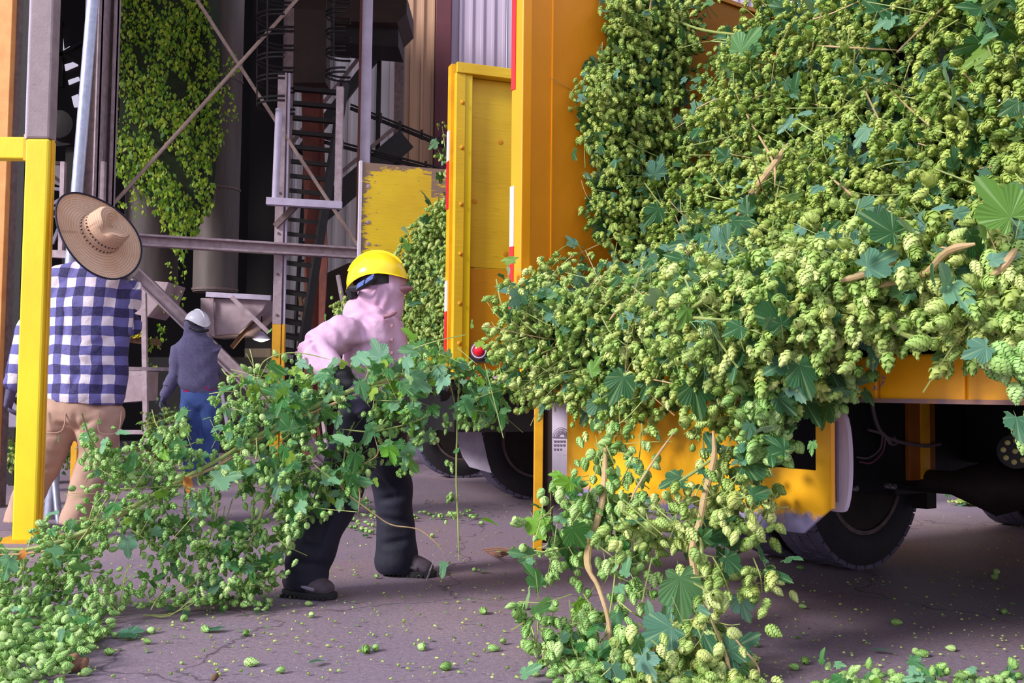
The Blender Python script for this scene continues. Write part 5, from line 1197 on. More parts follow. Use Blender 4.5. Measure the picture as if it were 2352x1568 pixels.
def foliage(parent, anchors, size, cone_mat, leaf_mat, per=(4, 9), clump=.07, hang=(0, 0, -1), out=(0, -.6, 0), leaf_frac=.35, leaf_size=.085, hi_n=300, stuff_lo=True, zmin=.015, front=None, lay=None, cone_only=False, spread=.45):
    """clusters of cones, with leaves between them, around the anchor points"""
    na = len(anchors); cnt = rng.integers(per[0], per[1]+1, na); idx = np.repeat(np.arange(na), cnt); n = len(idx)
    size = np.broadcast_to(size, (na,))
    cd = rand_dirs(na, np.array(hang)*.9+np.array(out)*.5, spread)       # cluster direction
    off = rng.normal(size=(n, 3))*clump*.55*(size[idx]/.045)[:, None]
    pos = anchors[idx] + off + cd[idx]*(rng.random(n)*clump*1.0)[:, None]
    pos[:, 2] = np.maximum(pos[:, 2], zmin + .02)
    d = cd[idx] + rng.normal(size=(n, 3))*.42; d[:, 2] = np.where(pos[:, 2] < zmin+.05, d[:, 2]*.15, d[:, 2])
    L = size[idx]*(.72+.5*rng.random(n)); wx = .82+.36*rng.random(n)
    scl = np.stack([L*wx, L*wx, L], 1)
    rot = basis(d, np.array([.1, .9, .3]), rng.random(n)*6.28)
    fr = np.ones(n, bool) if front is None else front[idx]
    top, rest = split(pos, scl, fr, min(hi_n, n))
    if len(top): singles('hop_cone', CONE_HI, pos[top], rot[top], scl[top], cone_mat, parent)
    ct = rng.random(na)                                                    # one hue per cluster, varied a little
    tint = np.mod(ct[idx]*.8 + rng.random(n)*.3, 1)
    merged('hop_cones', CONE_LO if stuff_lo else cone_proto(6, 6, 6), pos[rest], rot[rest], scl[rest], cone_mat, parent, tint[rest])
    if cone_only: return
    nl = int(na*leaf_frac*2); li = rng.integers(0, na, nl)
    lp = anchors[li] + rng.normal(size=(nl, 3))*clump*.9; lp += np.array(out)*.03
    lp[:, 2] = np.maximum(lp[:, 2], zmin+.01)
    yd = rand_dirs(nl, (0, -.2, -.35), .8); nd = rand_dirs(nl, (-.15, -.8, .55), .45)
    ls_ = leaf_size*(.5+.8*rng.random(nl)**1.6)*np.broadcast_to(size[li]/.045, nl)
    scl = np.stack([ls_*(.85+.3*rng.random(nl)), ls_, ls_*(.6+1.6*rng.random(nl))], 1); rot = leaf_basis(yd, nd)
    top, rest = split(lp, scl, np.ones(nl, bool), min(hi_n, nl))
    if len(top): singles('hop_leaf', LEAFP, lp[top], rot[top], scl[top], leaf_mat, parent)
    merged('hop_leaves', LEAFP[1], lp[rest], rot[rest], scl[rest], leaf_mat, parent)
def stalks(parent, anchors, mat, n, length=.12, r=.0016, name='tendrils', out=(0, -.7, 0)):
    mb = MB(); na = len(anchors)
    for i in rng.integers(0, na, n):
        p = Vector(anchors[i]); d = Vector(rand_dirs(1, (0, 0, -.2), .8)[0]); l = length*(.5+rng.random()); q = Vector(out)*.05
        e = Vector(rng.normal(size=3)*.3*l)
        pts = [p - d*l*.5, p + q + e*.4, p + d*l*.5 + q*.6 + e]
        if min(x.z for x in pts) < .01: pts = [Vector((x.x, x.y, max(x.z, .01))) for x in pts]
        mb.tube(curve_pts(pts, 6), r*(.6+rng.random()), 4, cap=False)
    o = mb.build(name, mat, parent); o['kind'] = 'stuff'; return o
def stem(parent, pts, r, mat='stem', n=30, name='stem'):
    c_ = curve_pts(pts, n); m_ = len(c_)-1
    return MB().tube(c_, [r*(.35+.65*min(1, 6*i_/m_, 6*(m_-i_)/m_))*(.9+.2*random.random()) for i_ in range(m_+1)], 8).build(name, M[mat], parent, smooth=True)
def sample_poly(poly, n, holes=()):
    xs = [p[0] for p in poly]; ys = [p[1] for p in poly]; out = np.zeros((0, 2))
    while len(out) < n:
        q = np.stack([rng.uniform(min(xs), max(xs), n*3), rng.uniform(min(ys), max(ys), n*3)], 1)
        m = in_poly(q[:, 0], q[:, 1], poly)
        for h in holes: m &= ~in_poly(q[:, 0], q[:, 1], h)
        out = np.concatenate([out, q[m]])
    return out[:n]

# ------------------------------------------------------------------ the heap on the near truck
C0n, LVn, WVn = np.array(C0), np.array(LV), np.array(WV)
def lsurf(w, z):
    base = np.interp(z, [.5, .80, 1.0, 1.18, 1.38, 1.7, 3.2], [-.16, -.20, -.34, -.30, .22, .42, .95])
    base = base + np.where(z > 1.2, .16*np.clip((.7-w)/.7, 0, 1), 0) - np.where(z < 1.3, .10*np.clip((w-1.2)/1.0, 0, 1), 0)
    return base + .07*np.sin(5.1*w+3.3*z) + .05*np.sin(9.7*z-4.3*w+1) + .03*np.sin(17*w+11*z)
def heap_hit(px, py, wmin=.06):
    n = len(px); hit = np.full(n, np.nan); 
    for d in np.arange(1.45, 6.2, .02):
        p = Pn(px, py, np.full(n, d)); q = p - C0n; l = q@LVn; w = q@WVn
        m = np.isnan(hit) & ((l >= lsurf(w, p[:, 2])) | (w <= wmin)); hit[m] = d
    return np.where(np.isnan(hit), 6.0, hit)
LOAD = [(1380, -60), (1400, 60), (1365, 150), (1340, 230), (1372, 330), (1350, 430), (1376, 520), (1330, 580), (1260, 596), (1205, 616), (1185, 660), (1160, 730), (1150, 790), (1166, 840), (1190, 890), (1235, 915), (1300, 885), (1330, 910), (1400, 930), (1440, 905), (1480, 925), (1540, 900), (1600, 910), (1660, 940), (1720, 910), (1760, 910), (1800, 860), (1860, 830), (1920, 800), (1955, 770), (1990, 745), (2060, 725), (2150, 722), (2230, 735), (2290, 745), (2340, 745), (2420, 740), (2420, -60)]
HOLES = [[(1585, 5), (1735, -60), (1738, 22), (1712, 92), (1640, 84), (1625, 170), (1610, 250), (1565, 285), (1560, 150)],
         [(2290, 160), (2360, 150), (2360, 330), (2300, 310), (2280, 240)]]
heap = empty('hop_bine_heap', T(.6, 1.2, .84), 'huge tangled heap of cut hop bines filling the orange truck, spilling over its beam', 'hop heap')
# solid shaded inside of the heap
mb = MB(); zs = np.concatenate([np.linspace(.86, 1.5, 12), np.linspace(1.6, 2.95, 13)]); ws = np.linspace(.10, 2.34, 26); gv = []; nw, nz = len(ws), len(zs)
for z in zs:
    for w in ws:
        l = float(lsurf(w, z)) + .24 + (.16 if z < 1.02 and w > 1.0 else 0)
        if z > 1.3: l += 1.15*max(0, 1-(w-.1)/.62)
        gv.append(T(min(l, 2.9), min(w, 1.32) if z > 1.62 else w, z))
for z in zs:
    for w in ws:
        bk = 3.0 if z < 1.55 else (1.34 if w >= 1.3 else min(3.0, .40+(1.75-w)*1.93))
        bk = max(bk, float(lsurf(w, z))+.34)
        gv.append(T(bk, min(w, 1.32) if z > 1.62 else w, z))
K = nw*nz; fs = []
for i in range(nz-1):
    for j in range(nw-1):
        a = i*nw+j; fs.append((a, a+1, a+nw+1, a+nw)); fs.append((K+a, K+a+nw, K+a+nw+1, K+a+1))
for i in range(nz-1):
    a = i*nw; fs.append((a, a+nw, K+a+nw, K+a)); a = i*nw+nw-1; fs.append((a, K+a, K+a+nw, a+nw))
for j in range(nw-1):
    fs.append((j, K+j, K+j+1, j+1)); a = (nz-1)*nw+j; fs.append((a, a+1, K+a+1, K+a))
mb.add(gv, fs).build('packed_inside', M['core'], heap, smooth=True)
def load_anchors(n, dz, size_px=True):
    q = sample_poly(LOAD, n*3, HOLES); d = heap_hit(q[:, 0], q[:, 1])
    keep = rng.random(len(q)) < np.clip((1.9/d)**-1.6*.30, .05, 1); q, d = q[keep][:n], d[keep][:n]
    z_ = Pn(q[:, 0], q[:, 1], d); v_ = np.sin(z_[:, 0]*7.1+2*np.sin(z_[:, 2]*5)) + np.sin(z_[:, 2]*8.3-z_[:, 0]*4) + .7*np.sin(z_[:, 0]*15+z_[:, 2]*17)
    kp = (q[:, 1] > 600) | (v_ > -1.15 + .35*rng.normal(size=len(q))); q, d = q[kp], d[kp]
    d = d + dz*rng.random(len(d)); 
    p = Pn(q[:, 0], q[:, 1], d); w = (p-C0n)@WVn; p += WVn*np.maximum(0, .05-w)[:, None]
    return p, q
A1, q1 = load_anchors(1120, .07); A2, q2 = load_anchors(420, .26)
A = np.concatenate([A1, A2]); Q = np.concatenate([q1, q2]); fr = np.r_[np.ones(len(A1), bool), np.zeros(len(A2), bool)]
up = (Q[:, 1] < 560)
grow = np.interp((A-C0n)@WVn, [0, 1.0, 1.8, 2.4], [.036, .040, .048, .056])
outv = -LVn*.9
print('heap anchors', len(A), up.sum())
low = ~up
heap2 = heap
foliage(heap, A[low], grow[low], M['cone'], M['leaf'], per=(5, 10), clump=.075, out=outv, leaf_frac=.30, leaf_size=.085, hi_n=170, front=fr[low])
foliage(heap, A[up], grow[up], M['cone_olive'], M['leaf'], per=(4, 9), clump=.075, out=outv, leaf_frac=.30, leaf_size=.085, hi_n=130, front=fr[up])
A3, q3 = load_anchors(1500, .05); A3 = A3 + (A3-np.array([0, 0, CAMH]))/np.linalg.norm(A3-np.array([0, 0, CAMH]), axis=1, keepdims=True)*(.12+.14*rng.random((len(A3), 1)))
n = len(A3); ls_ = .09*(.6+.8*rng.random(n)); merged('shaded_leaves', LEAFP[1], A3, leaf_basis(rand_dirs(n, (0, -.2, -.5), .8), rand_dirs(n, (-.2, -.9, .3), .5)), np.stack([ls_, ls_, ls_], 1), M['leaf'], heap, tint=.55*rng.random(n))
stalks(heap, A1, M['stem'], 460, .18, .0018, out=outv)
stalks(heap, A1, M['stem_tan'], 70, .22, .0020, out=outv)
# dark leaves on the right shoulder of the heap, with small gaps left open
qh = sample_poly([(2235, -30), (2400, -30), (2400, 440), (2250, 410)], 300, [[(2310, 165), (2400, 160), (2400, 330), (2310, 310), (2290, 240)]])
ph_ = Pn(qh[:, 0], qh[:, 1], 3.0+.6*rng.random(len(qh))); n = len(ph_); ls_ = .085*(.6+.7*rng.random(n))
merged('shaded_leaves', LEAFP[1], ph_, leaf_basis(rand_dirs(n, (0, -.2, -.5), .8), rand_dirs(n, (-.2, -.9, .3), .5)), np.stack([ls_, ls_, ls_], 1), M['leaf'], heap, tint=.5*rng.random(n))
# cover of the heap beyond the frame: its top and its right flank
nw_ = 1500; wq, zq = rng.uniform(.1, 2.3, nw_), rng.uniform(.9, 3.0, nw_); pc = C0n + np.outer(lsurf(wq, zq)+.05, LVn) + np.outer(wq, WVn); pc[:, 2] = zq
lt = rng.random(nw_) < .35; pc[lt] = (C0n + np.outer(rng.uniform(.9, 2.9, nw_), LVn) + np.outer(rng.uniform(.1, 1.3, nw_), WVn))[lt]; pc[lt, 2] = 2.97
cm_ = (pc-np.array([0, 0, CAMH])) @ CRn; ux = CX + FPX*cm_[:, 0]/-cm_[:, 2]; uy = CY - FPX*cm_[:, 1]/-cm_[:, 2]
pc = pc[(ux > 2420) | (uy < -80)][:420]
foliage(heap, pc, .042, M['cone_olive'], M['leaf'], per=(4, 7), clump=.08, out=outv, leaf_frac=.8, leaf_size=.10, hi_n=0)
def hp(px, py, off=-.07):
    d = float(heap_hit(np.array([float(px)]), np.array([float(py)]))[0]); return P(px, py, d+off)
for pts, r, mt in (([(1810, 330), (1780, 375), (1745, 420), (1715, 460)], .012, 'stem_tan'), ([(1745, 432), (1700, 490), (1650, 530)], .008, 'stem_tan'),
                   ([(1905, 405), (1960, 450), (2010, 475), (2066, 495)], .005, 'stem_tan'), ([(2010, 660), (2080, 640), (2130, 625), (2180, 575), (2240, 560)], .009, 'stem_tan'),
                   ([(1930, 645), (1990, 628), (2060, 600)], .008, 'stem_tan'), ([(2250, 645), (2300, 615), (2335, 570)], .009, 'stem_tan'),
                   ([(2040, 735), (2070, 765), (2130, 780), (2220, 775)], .007, 'stem'), ([(1460, 35), (1540, 45), (1620, 70), (1750, 85)], .006, 'stem'),
                   ([(1690, 215), (1730, 290), (1775, 370), (1780, 430)], .004, 'stem_tan'), ([(1570, 720), (1600, 700), (1640, 672)], .006, 'stem'),
                   ([(1400, 735), (1430, 700), (1480, 670)], .005, 'stem_tan'), ([(1540, 640), (1560, 600), (1600, 560)], .010, 'stem_tan'), ([(1470, 715), (1520, 722), (1600, 730), (1680, 735)], .004, 'stem'), ([(2140, 200), (2190, 230), (2222, 270), (2210, 320)], .005, 'stem'),
                   ([(1880, 105), (1960, 110), (2060, 115)], .004, 'stem_tan'), ([(2145, 70), (2140, 110), (2130, 130)], .004, 'stem')):
    stem(heap, [hp(*p) for p in pts], r, mt, 16)
# a few grass like blades lying over the shelf
mb = MB()
for k in range(11):
    x = 1600+k*4; r1, r2 = rng.normal()*10, rng.normal()*14
    mb.tube(curve_pts([hp(x-14, 738, -.1), hp(x+4, 742+abs(r1), -.13), hp(x+12+r1, 820, -.14), hp(x+8+r2-k*2, 905+r1*2, -.13)], 12), .0011, 4)
mb.build('grass_blades', paint('pale_teal_grass', lin(120, 176, 140), rough=.5, bmp=0), heap)

# ------------------------------------------------------------------ bine hanging against the orange wall
wb = empty('hop_bine', T(.5, .1, 2.6), 'hop bine hanging flat against the bare inside of the orange truck wall', 'hop bine')
WBP = [(1390, -40), (1400, 60), (1370, 120), (1350, 160), (1340, 230), (1368, 300), (1372, 400), (1352, 450), (1376, 520), (1420, 560), (1500, 560), (1570, 420), (1590, 300), (1560, 240), (1575, 130), (1600, 60), (1580, -40)]
def wallpts(q, w_lo, w_hi):
    n = len(q); wt = rng.uniform(w_lo, w_hi, n); v = np.stack([(q[:, 0]-CX)/FPX, -(q[:, 1]-CY)/FPX, -np.ones(n)], 1) @ CRn.T
    o = np.array([0, 0, CAMH]); t_ = (wt - (o-C0n)@WVn)/(v@WVn); return o + v*t_[:, None]
q = sample_poly(WBP, 210); aw = wallpts(q, .05, .22)
foliage(wb, aw, .038, M['cone_olive'], M['leaf'], per=(5, 9), clump=.06, out=(WVn*.6), leaf_frac=.3, leaf_size=.075, hi_n=300, spread=.3)
q = sample_poly(WBP, 150); merged('hop_leaves', LEAFP[0], wallpts(q, .02, .06), leaf_basis(rand_dirs(150, (0, 0, -.8), .4), rand_dirs(150, tuple(WVn), .3)), .10+.06*rng.random(150), M['leaf'], wb)
stem(wb, [Vector(wallpts(np.array([[x, y]], float), .12, .13)[0]) for x, y in ((1500, -40), (1485, 90), (1470, 200), (1466, 300), (1480, 420))], .006, 'stem_tan')
stem(wb, [Vector(wallpts(np.array([[x, y]], float), .10, .11)[0]) for x, y in ((1400, 150), (1375, 165), (1340, 185), (1318, 205), (1306, 225))], .002, 'stem')
qs = np.array([(1330, 196), (1352, 175), (1390, 125), (1358, 350), (1350, 470), (1310, 210), (1340, 300), (1332, 310)], float)
foliage(wb, wallpts(qs, .04, .08), .036, M['cone_olive'], M['leaf'], per=(2, 3), clump=.03, out=(WVn*.3), leaf_frac=.5, leaf_size=.05, hi_n=40, spread=.2)
tr = empty('hop_sprig', wallpts(np.array([[1312., 555.]]), .05, .06)[0], 'thin sprig with one grey green leaf on the bare orange wall', 'hop sprig')
stem(tr, [Vector(wallpts(np.array([[x, y]], float), .05, .06)[0]) for x, y in ((1262, 600), (1280, 578), (1310, 562), (1350, 572))], .002, 'stem')
p1 = wallpts(np.array([[1325., 568.]]), .05, .06)
singles('hop_leaf', [LEAFP[2]], p1, leaf_basis(np.array([[-.5, .1, .6]]), np.array([WVn])), np.array([.075]), M['leaf'], tr)

# ------------------------------------------------------------------ two strands trailing down from the truck to the ground
def strand(name_label, poly, d_top, d_bot, y_top, n, mat, lmat, size, extra=(), stems=(), leaf_frac=.35, holes=()):
    q = sample_poly(poly, n, holes)
    if extra: q = np.concatenate([q, np.array(extra, float)])
    d = np.interp(q[:, 1], [y_top, 1560], [d_top, d_bot]) + rng.normal(size=len(q))*.06
    a = Pn(q[:, 0], q[:, 1], d); a[:, 2] = np.maximum(a[:, 2], .02)
    root = empty('hop_bine', P(poly[0][0], y_top, d_top), name_label, 'hop bine')
    foliage(root, a, size, mat, lmat, per=(3, 7), clump=.055, out=(0, -.5, 0), leaf_frac=leaf_frac, leaf_size=.085, hi_n=300, stuff_lo=False, spread=.4)
    stalks(root, a, M['stem'], 160, .10, .0016)
    for pts, r, mt in stems:
        stem(root, [P(x, y, float(np.interp(y, [y_top, 1560], [d_top, d_bot]))-.03) for x, y in pts], r, mt)
    return root
S1 = [(1330, 960), (1470, 960), (1480, 1010), (1430, 1060), (1440, 1110), (1480, 1130), (1505, 1175), (1450, 1240), (1500, 1300), (1480, 1390), (1440, 1440), (1500, 1500), (1490, 1620), (1300, 1620), (1300, 1510), (1225, 1490), (1212, 1370), (1290, 1300), (1240, 1250), (1240, 1180), (1280, 1110), (1340, 1090), (1320, 1020)]
strand('left one of two hop bines trailing from the orange truck to the floor', S1, 3.35, 2.82, 950, 112, M['cone_green'], M['leaf_bright'], .042,
       stems=(([(1390, 1000), (1380, 1150), (1345, 1280), (1375, 1350), (1400, 1450), (1390, 1600)], .007, 'stem_tan'),
              ([(1392, 1000), (1384, 1150), (1352, 1270), (1360, 1330)], .009, 'stem_tan'),
              ([(1368, 1000), (1390, 1120), (1412, 1220), (1414, 1300), (1400, 1410), (1370, 1530)], .0026, 'stem'),
              ([(1330, 1225), (1370, 1250), (1410, 1280)], .0022, 'stem'), ([(1290, 1440), (1340, 1425), (1370, 1395)], .002, 'stem')), leaf_frac=.42)
S2 = [(1560, 960), (1690, 990), (1700, 1070), (1770, 1090), (1765, 1180), (1690, 1230), (1700, 1290), (1765, 1320), (1760, 1362), (1690, 1340), (1650, 1400), (1700, 1450), (1700, 1560), (1760, 1620), (1540, 1620), (1480, 1560), (1440, 1520), (1470, 1470), (1540, 1420), (1560, 1380), (1640, 1330), (1600, 1240), (1540, 1220), (1420, 1240), (1425, 1200), (1470, 1160), (1530, 1120), (1530, 1040)]
strand2 = strand('right one of two hop bines trailing to the floor, with thick bare stem', S2, 3.0, 2.78, 950, 100, M['cone'], M['leaf'], .047,
       stems=(([(1638, 990), (1640, 1050), (1620, 1130), (1607, 1200), (1590, 1260), (1598, 1340), (1606, 1375)], .010, 'stem_tan'),
              ([(1607, 1210), (1612, 1260), (1604, 1300), (1600, 1340)], .006, 'stem'),
              ([(1606, 1375), (1640, 1440), (1665, 1500), (1680, 1560)], .006, 'stem_tan'), ([(1606, 1375), (1570, 1400), (1545, 1430)], .005, 'stem'),
              ([(1660, 1430), (1700, 1480), (1740, 1530), (1742, 1560)], .003, 'stem_tan'), ([(1430, 1568), (1470, 1535), (1520, 1470)], .006, 'stem_tan'),
              ([(1640, 1050), (1600, 1080), (1560, 1105)], .005, 'stem'), ([(1550, 990), (1500, 1060), (1460, 1125), (1450, 1150)], .0035, 'stem_tan')), leaf_frac=.40)
# drooping fringe over the right part of the beam and the middle
fr_ = empty('hop_bine', P(1900, 800, 2.7), 'hop bine fringe drooping over the top of the rear beam beside the cut window', 'hop bine')
qf = sample_poly([(1730, 860), (1960, 830), (1950, 870), (1900, 900), (1850, 900), (1800, 960), (1826, 1040), (1810, 1060), (1770, 1000), (1720, 1000)], 42)
foliage(fr_, np.array([np.array(P(x, y, 2.72+rng.random()*.1)) for x, y in qf]), .044, M['cone_green'], M['leaf'], per=(3, 6), clump=.045, leaf_frac=.5, leaf_size=.08, hi_n=300)
fe = empty('hop_bine', P(2300, 830, 2.0), 'few long cones hanging over the right end of the orange rear beam', 'hop bine')
aq = np.array([np.array(P(x, y, 2.12)) for x, y in ((2275, 800), (2310, 790), (2330, 800), (2270, 790), (2345, 800), (2345, 940))])
foliage(fe, aq, .052, M['cone_green'], M['leaf'], per=(2, 4), clump=.03, leaf_frac=.2, hi_n=60, spread=.1)
singles('hop_leaf', [LEAFP[1]], np.array([np.array(P(2278, 790, 2.1))]), leaf_basis(np.array([[-.8, -.1, -.35]]), np.array([[0, -1, .4]])), np.array([.075]), M['leaf'], fe)
# big signature leaves on the shelf
for x, y, s_, yd, nd in ((1800, 770, .16, (-.1, -.1, .5), (0, -1, .25)), (1830, 820, .12, (.3, 0, -.8), (0, -1, .3)), (1975, 620, .11, (.6, 0, .3), (0, -1, .5)), (2070, 545, .12, (-.6, 0, .4), (0, -1, .4)), (1440, 850, .13, (-.4, 0, -.8), (0, -1, .3)), (1380, 900, .13, (0, 0, -1), (.2, -1, .2)), (1560, 1300, .17, (.1, 0, -.9), (.3, -1, 0)), (2340, 520, .14, (-.4, 0, .5), (-.3, -1, .2)), (1560, 1430, .15, (-.7, -.2, -.3), (0, -1, .6)), (1690, 1065, .13, (.9, -.1, .1), (0, -1, .5)), (1660, 1500, .12, (.4, 0, .2), (0, -1, .3)),
                        (1500, 850, .11, (-.3, 0, -.9), (0, -1, .2)), (1590, 860, .14, (.2, 0, -.9), (0, -1, .1)), (1740, 900, .10, (-.2, 0, -.9), (0, -1, .2)), (1690, 130, .16, (.4, 0, .5), (0, -1, .3)), (2010, 40, .17, (.2, .1, .5), (0, -1, .3)), (1640, 560, .1, (.4, .1, .5), (0, -1, .3)), (1500, 410, .12, (.2, 0, .5), (.3, -1, .2)), (1520, 470, .12, (-.4, 0, -.5), (.3, -1, .2))):
    pp = hp(x, y, -.12) if y < 960 else P(x, y, 2.78)
    singles('large_leaf', [LEAFP[0]], np.array([np.array(pp)]), leaf_basis(np.array([yd], float), np.array([nd], float)), np.array([s_]), M['leaf'], heap if y < 960 else strand2 if x > 1500 else fr_)

# ------------------------------------------------------------------ the bine the worker in pink drags
PB = [(-40, 1215), (60, 1232), (110, 1215), (160, 1165), (182, 1110), (190, 1040), (185, 985), (250, 1000), (300, 1025), (340, 990), (400, 950), (430, 900), (500, 870), (560, 850), (610, 830), (650, 790), (700, 830), (770, 870), (800, 835), (860, 800), (930, 800), (975, 770), (1040, 815), (1110, 830), (1160, 870), (1170, 930), (1140, 960), (1080, 950), (1020, 960), (985, 1010), (950, 1010), (925, 1070), (900, 1020), (870, 990), (840, 1030), (810, 1090), (800, 1170), (760, 1180), (710, 1170), (690, 1210), (670, 1280), (640, 1310), (610, 1340), (560, 1390), (520, 1430), (430, 1425), (370, 1385), (300, 1365), (230, 1380), (150, 1370), (90, 1395), (-40, 1385)]
PH = [[(240, 1190), (330, 1220), (370, 1290), (300, 1330), (240, 1270)], [(360, 1130), (420, 1120), (440, 1160), (390, 1180)], [(780, 940), (850, 930), (860, 1000), (800, 1010)], [(940, 870), (1060, 880), (1050, 940), (960, 920)], [(520, 1150), (580, 1140), (590, 1190), (540, 1200)], [(405, 850), (512, 860), (505, 985), (470, 1030), (425, 1020)]]
drag = empty('hop_bine', G(60, 1420), 'long leafy hop bine gripped by the worker in pink and dragged over the floor', 'hop bine')
def dd(x): return np.interp(x, [-40, 200, 600, 760, 1170], [3.5, 3.5, 3.72, 3.72, 3.78])
q = sample_poly(PB, 560, PH); d = dd(q[:, 0]) + rng.normal(size=len(q))*.07
a = Pn(q[:, 0], q[:, 1], d); lf = q[:, 0] < 660
low_ = a[:, 2] < .03; a[low_, 2] = .03
keep = ~((q[:, 0] > 690) & (rng.random(len(q)) < .62)); aC = a[keep]
foliage(drag, aC, .031, M['cone_green'], M['leaf_bright'], per=(3, 8), clump=.06, out=(0, -.5, 0), leaf_frac=.05, leaf_size=.07, hi_n=300, spread=.5)
# leaves, denser towards the grip
w_ = np.interp(q[:, 0], [0, 400, 800, 1170], [.25, .5, 1, 1]); ql = q[rng.random(len(q)) < w_]; ql = np.concatenate([ql, sample_poly([(560, 860), (700, 830), (860, 800), (975, 775), (1160, 860), (1165, 930), (1000, 960), (900, 1040), (700, 1150), (560, 1060)], 230, [PH[3], PH[2]])])
lp = Pn(ql[:, 0], ql[:, 1], dd(ql[:, 0]) + rng.normal(size=len(ql))*.08 - .02); lp[:, 2] = np.maximum(lp[:, 2], .03); n = len(lp)
ls_ = .065*(.6+.9*rng.random(n)**1.5); rot = leaf_basis(rand_dirs(n, (0, -.2, -.6), .7), rand_dirs(n, (-.1, -.9, .4), .45)); scl = np.stack([ls_, ls_, ls_*(.6+1.4*rng.random(n))], 1)
o_ = np.argsort(-ls_); top, rest = o_[:296], o_[296:]
singles('hop_leaf', LEAFP, lp[top], rot[top], scl[top], M['leaf_bright'], drag); merged('hop_leaves', LEAFP[1], lp[rest], rot[rest], scl[rest], M['leaf_bright'], drag)
stalks(drag, a, M['stem'], 300, .13, .0016)
for pts, r, mt in (([(-40, 1255), (60, 1262), (160, 1235), (250, 1195), (330, 1150), (420, 1100), (520, 1045), (620, 985), (720, 935), (810, 895), (900, 868), (1000, 842), (1080, 850)], .009, 'stem'),
                   ([(-40, 1275), (100, 1265), (240, 1205), (380, 1120), (500, 1070), (600, 1005), (700, 955), (820, 905), (930, 860)], .006, 'stem_tan'),
                   ([(560, 1280), (600, 1180), (630, 1100), (640, 1020)], .005, 'stem'), ([(590, 870), (606, 830), (650, 812), (700, 812), (760, 826)], .002, 'stem'),
                   ([(1055, 860), (1050, 980), (1048, 1100), (1052, 1200), (1054, 1288)], .0035, 'stem'), ([(780, 1000), (810, 1060), (826, 1130), (822, 1180)], .003, 'stem_tan'),
                   ([(750, 1065), (790, 1125), (860, 1180), (900, 1205), (960, 1215), (1000, 1245), (1020, 1270)], .0024, 'stem_tan'), ([(860, 1000), (868, 1040), (845, 1060), (825, 1068)], .002, 'stem_tan'),
                   ([(780, 985), (860, 990), (960, 965), (990, 940)], .0028, 'stem'), ([(850, 935), (830, 900), (845, 850), (820, 825)], .0024, 'stem')):
    stem(drag, [P(x, y, max(.3, float(dd(x)))-.04) for x, y in pts], r, mt)
sg = np.array([np.array(P(x, y, float(dd(x))-.03)) for x, y in ((205, 1000), (215, 985), (560, 905), (990, 985), (1020, 960), (1005, 1000), (1030, 1060), (1045, 1130), (1035, 1180), (975, 995))])
foliage(drag, sg, .026, M['cone_green'], M['leaf_bright'], per=(3, 6), clump=.03, leaf_frac=1.0, leaf_size=.05, hi_n=0)
for x, y, s_, yd in ((650, 1080, .115, (-.2, 0, -.8)), (660, 1000, .13, (.2, 0, .7)), (480, 1100, .12, (.7, 0, .1)), (880, 830, .10, (-.3, 0, .6)), (930, 860, .12, (.5, 0, -.3)), (1020, 1285, .07, (-.1, 0, -.8)), (310, 1035, .06, (0, 0, -1)), (290, 1225, .09, (.1, 0, -1)), (430, 935, .07, (-.5, 0, -.6)), (690, 950, .07, (.2, 0, -1)), (745, 925, .05, (.5, 0, .8)), (1110, 880, .12, (.3, 0, -.6)), (1150, 945, .07, (.1, 0, -1)), (640, 905, .07, (-.6, 0, .2)), (110, 1250, .09, (.4, 0, -.7)), (500, 900, .06, (.7, 0, .3)), (25, 1270, .10, (-.2, 0, -.8)), (820, 1085, .05, (-.3, 0, -.7)), (860, 1095, .04, (.3, 0, -.9))):
    singles('large_leaf' if s_ >= .08 else 'heart_leaf', [LEAFP[2 if s_ < .08 else 0]], np.array([np.array(P(x, y, float(dd(x))-.11))]), leaf_basis(np.array([yd], float), np.array([[-.1, -1, .35]])), np.array([s_]), M['leaf_bright'], drag)
merged('dry_leaf', LEAFP[1], np.array([np.array(P(430, 1090, 3.5)), np.array(P(62, 1262, 3.4))]), leaf_basis(np.array([[0, 0, -1.], [-.5, 0, -.5]]), np.array([[-.4, -1, .2], [0, -1, .3]])), np.array([.07, .05]), paint('rust_orange_dead_leaf', lin(196, 130, 46), lin(150, 84, 40), .7, 0, 20, .8, .2), drag, kind=None)

# ------------------------------------------------------------------ load of the far truck, distant heaps, hanging vines
fh = empty('hop_bine_heap', P(970, 720, 7.0), 'heap of hops between the two walls of the far yellow truck, behind the pink hood', 'hop heap')
FP = [(1036, 445), (1000, 468), (965, 522), (930, 560), (912, 610), (925, 650), (905, 700), (890, 760), (900, 800), (930, 812), (1036, 800)]
q = sample_poly(FP, 330); aF = Pn(q[:, 0], q[:, 1], np.interp(q[:, 0], [890, 1036], [6.7, 6.25]) + rng.random(len(q))*.1)
foliage(fh, aF, .042, M['cone'], M['leaf'], per=(4, 8), clump=.07, out=(0, -.4, 0), leaf_frac=.15, leaf_size=.09, hi_n=300)
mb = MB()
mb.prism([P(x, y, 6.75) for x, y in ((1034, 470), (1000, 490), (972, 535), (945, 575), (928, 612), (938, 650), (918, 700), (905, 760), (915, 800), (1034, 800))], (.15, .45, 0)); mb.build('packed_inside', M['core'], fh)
q = np.array([(1020, 290), (1012, 320), (1026, 345), (1010, 360), (1026, 375), (1016, 390), (1030, 400)], float)
sp = empty('hop_sprig', P(1030, 400, 6.2), 'small hop sprig poking out left of the far truck wall edge', 'hop sprig')
foliage(sp, Pn(q[:, 0], q[:, 1], np.full(len(q), 6.1)), .040, M['cone'], M['leaf'], per=(2, 4), clump=.04, leaf_frac=.6, leaf_size=.08, hi_n=60)
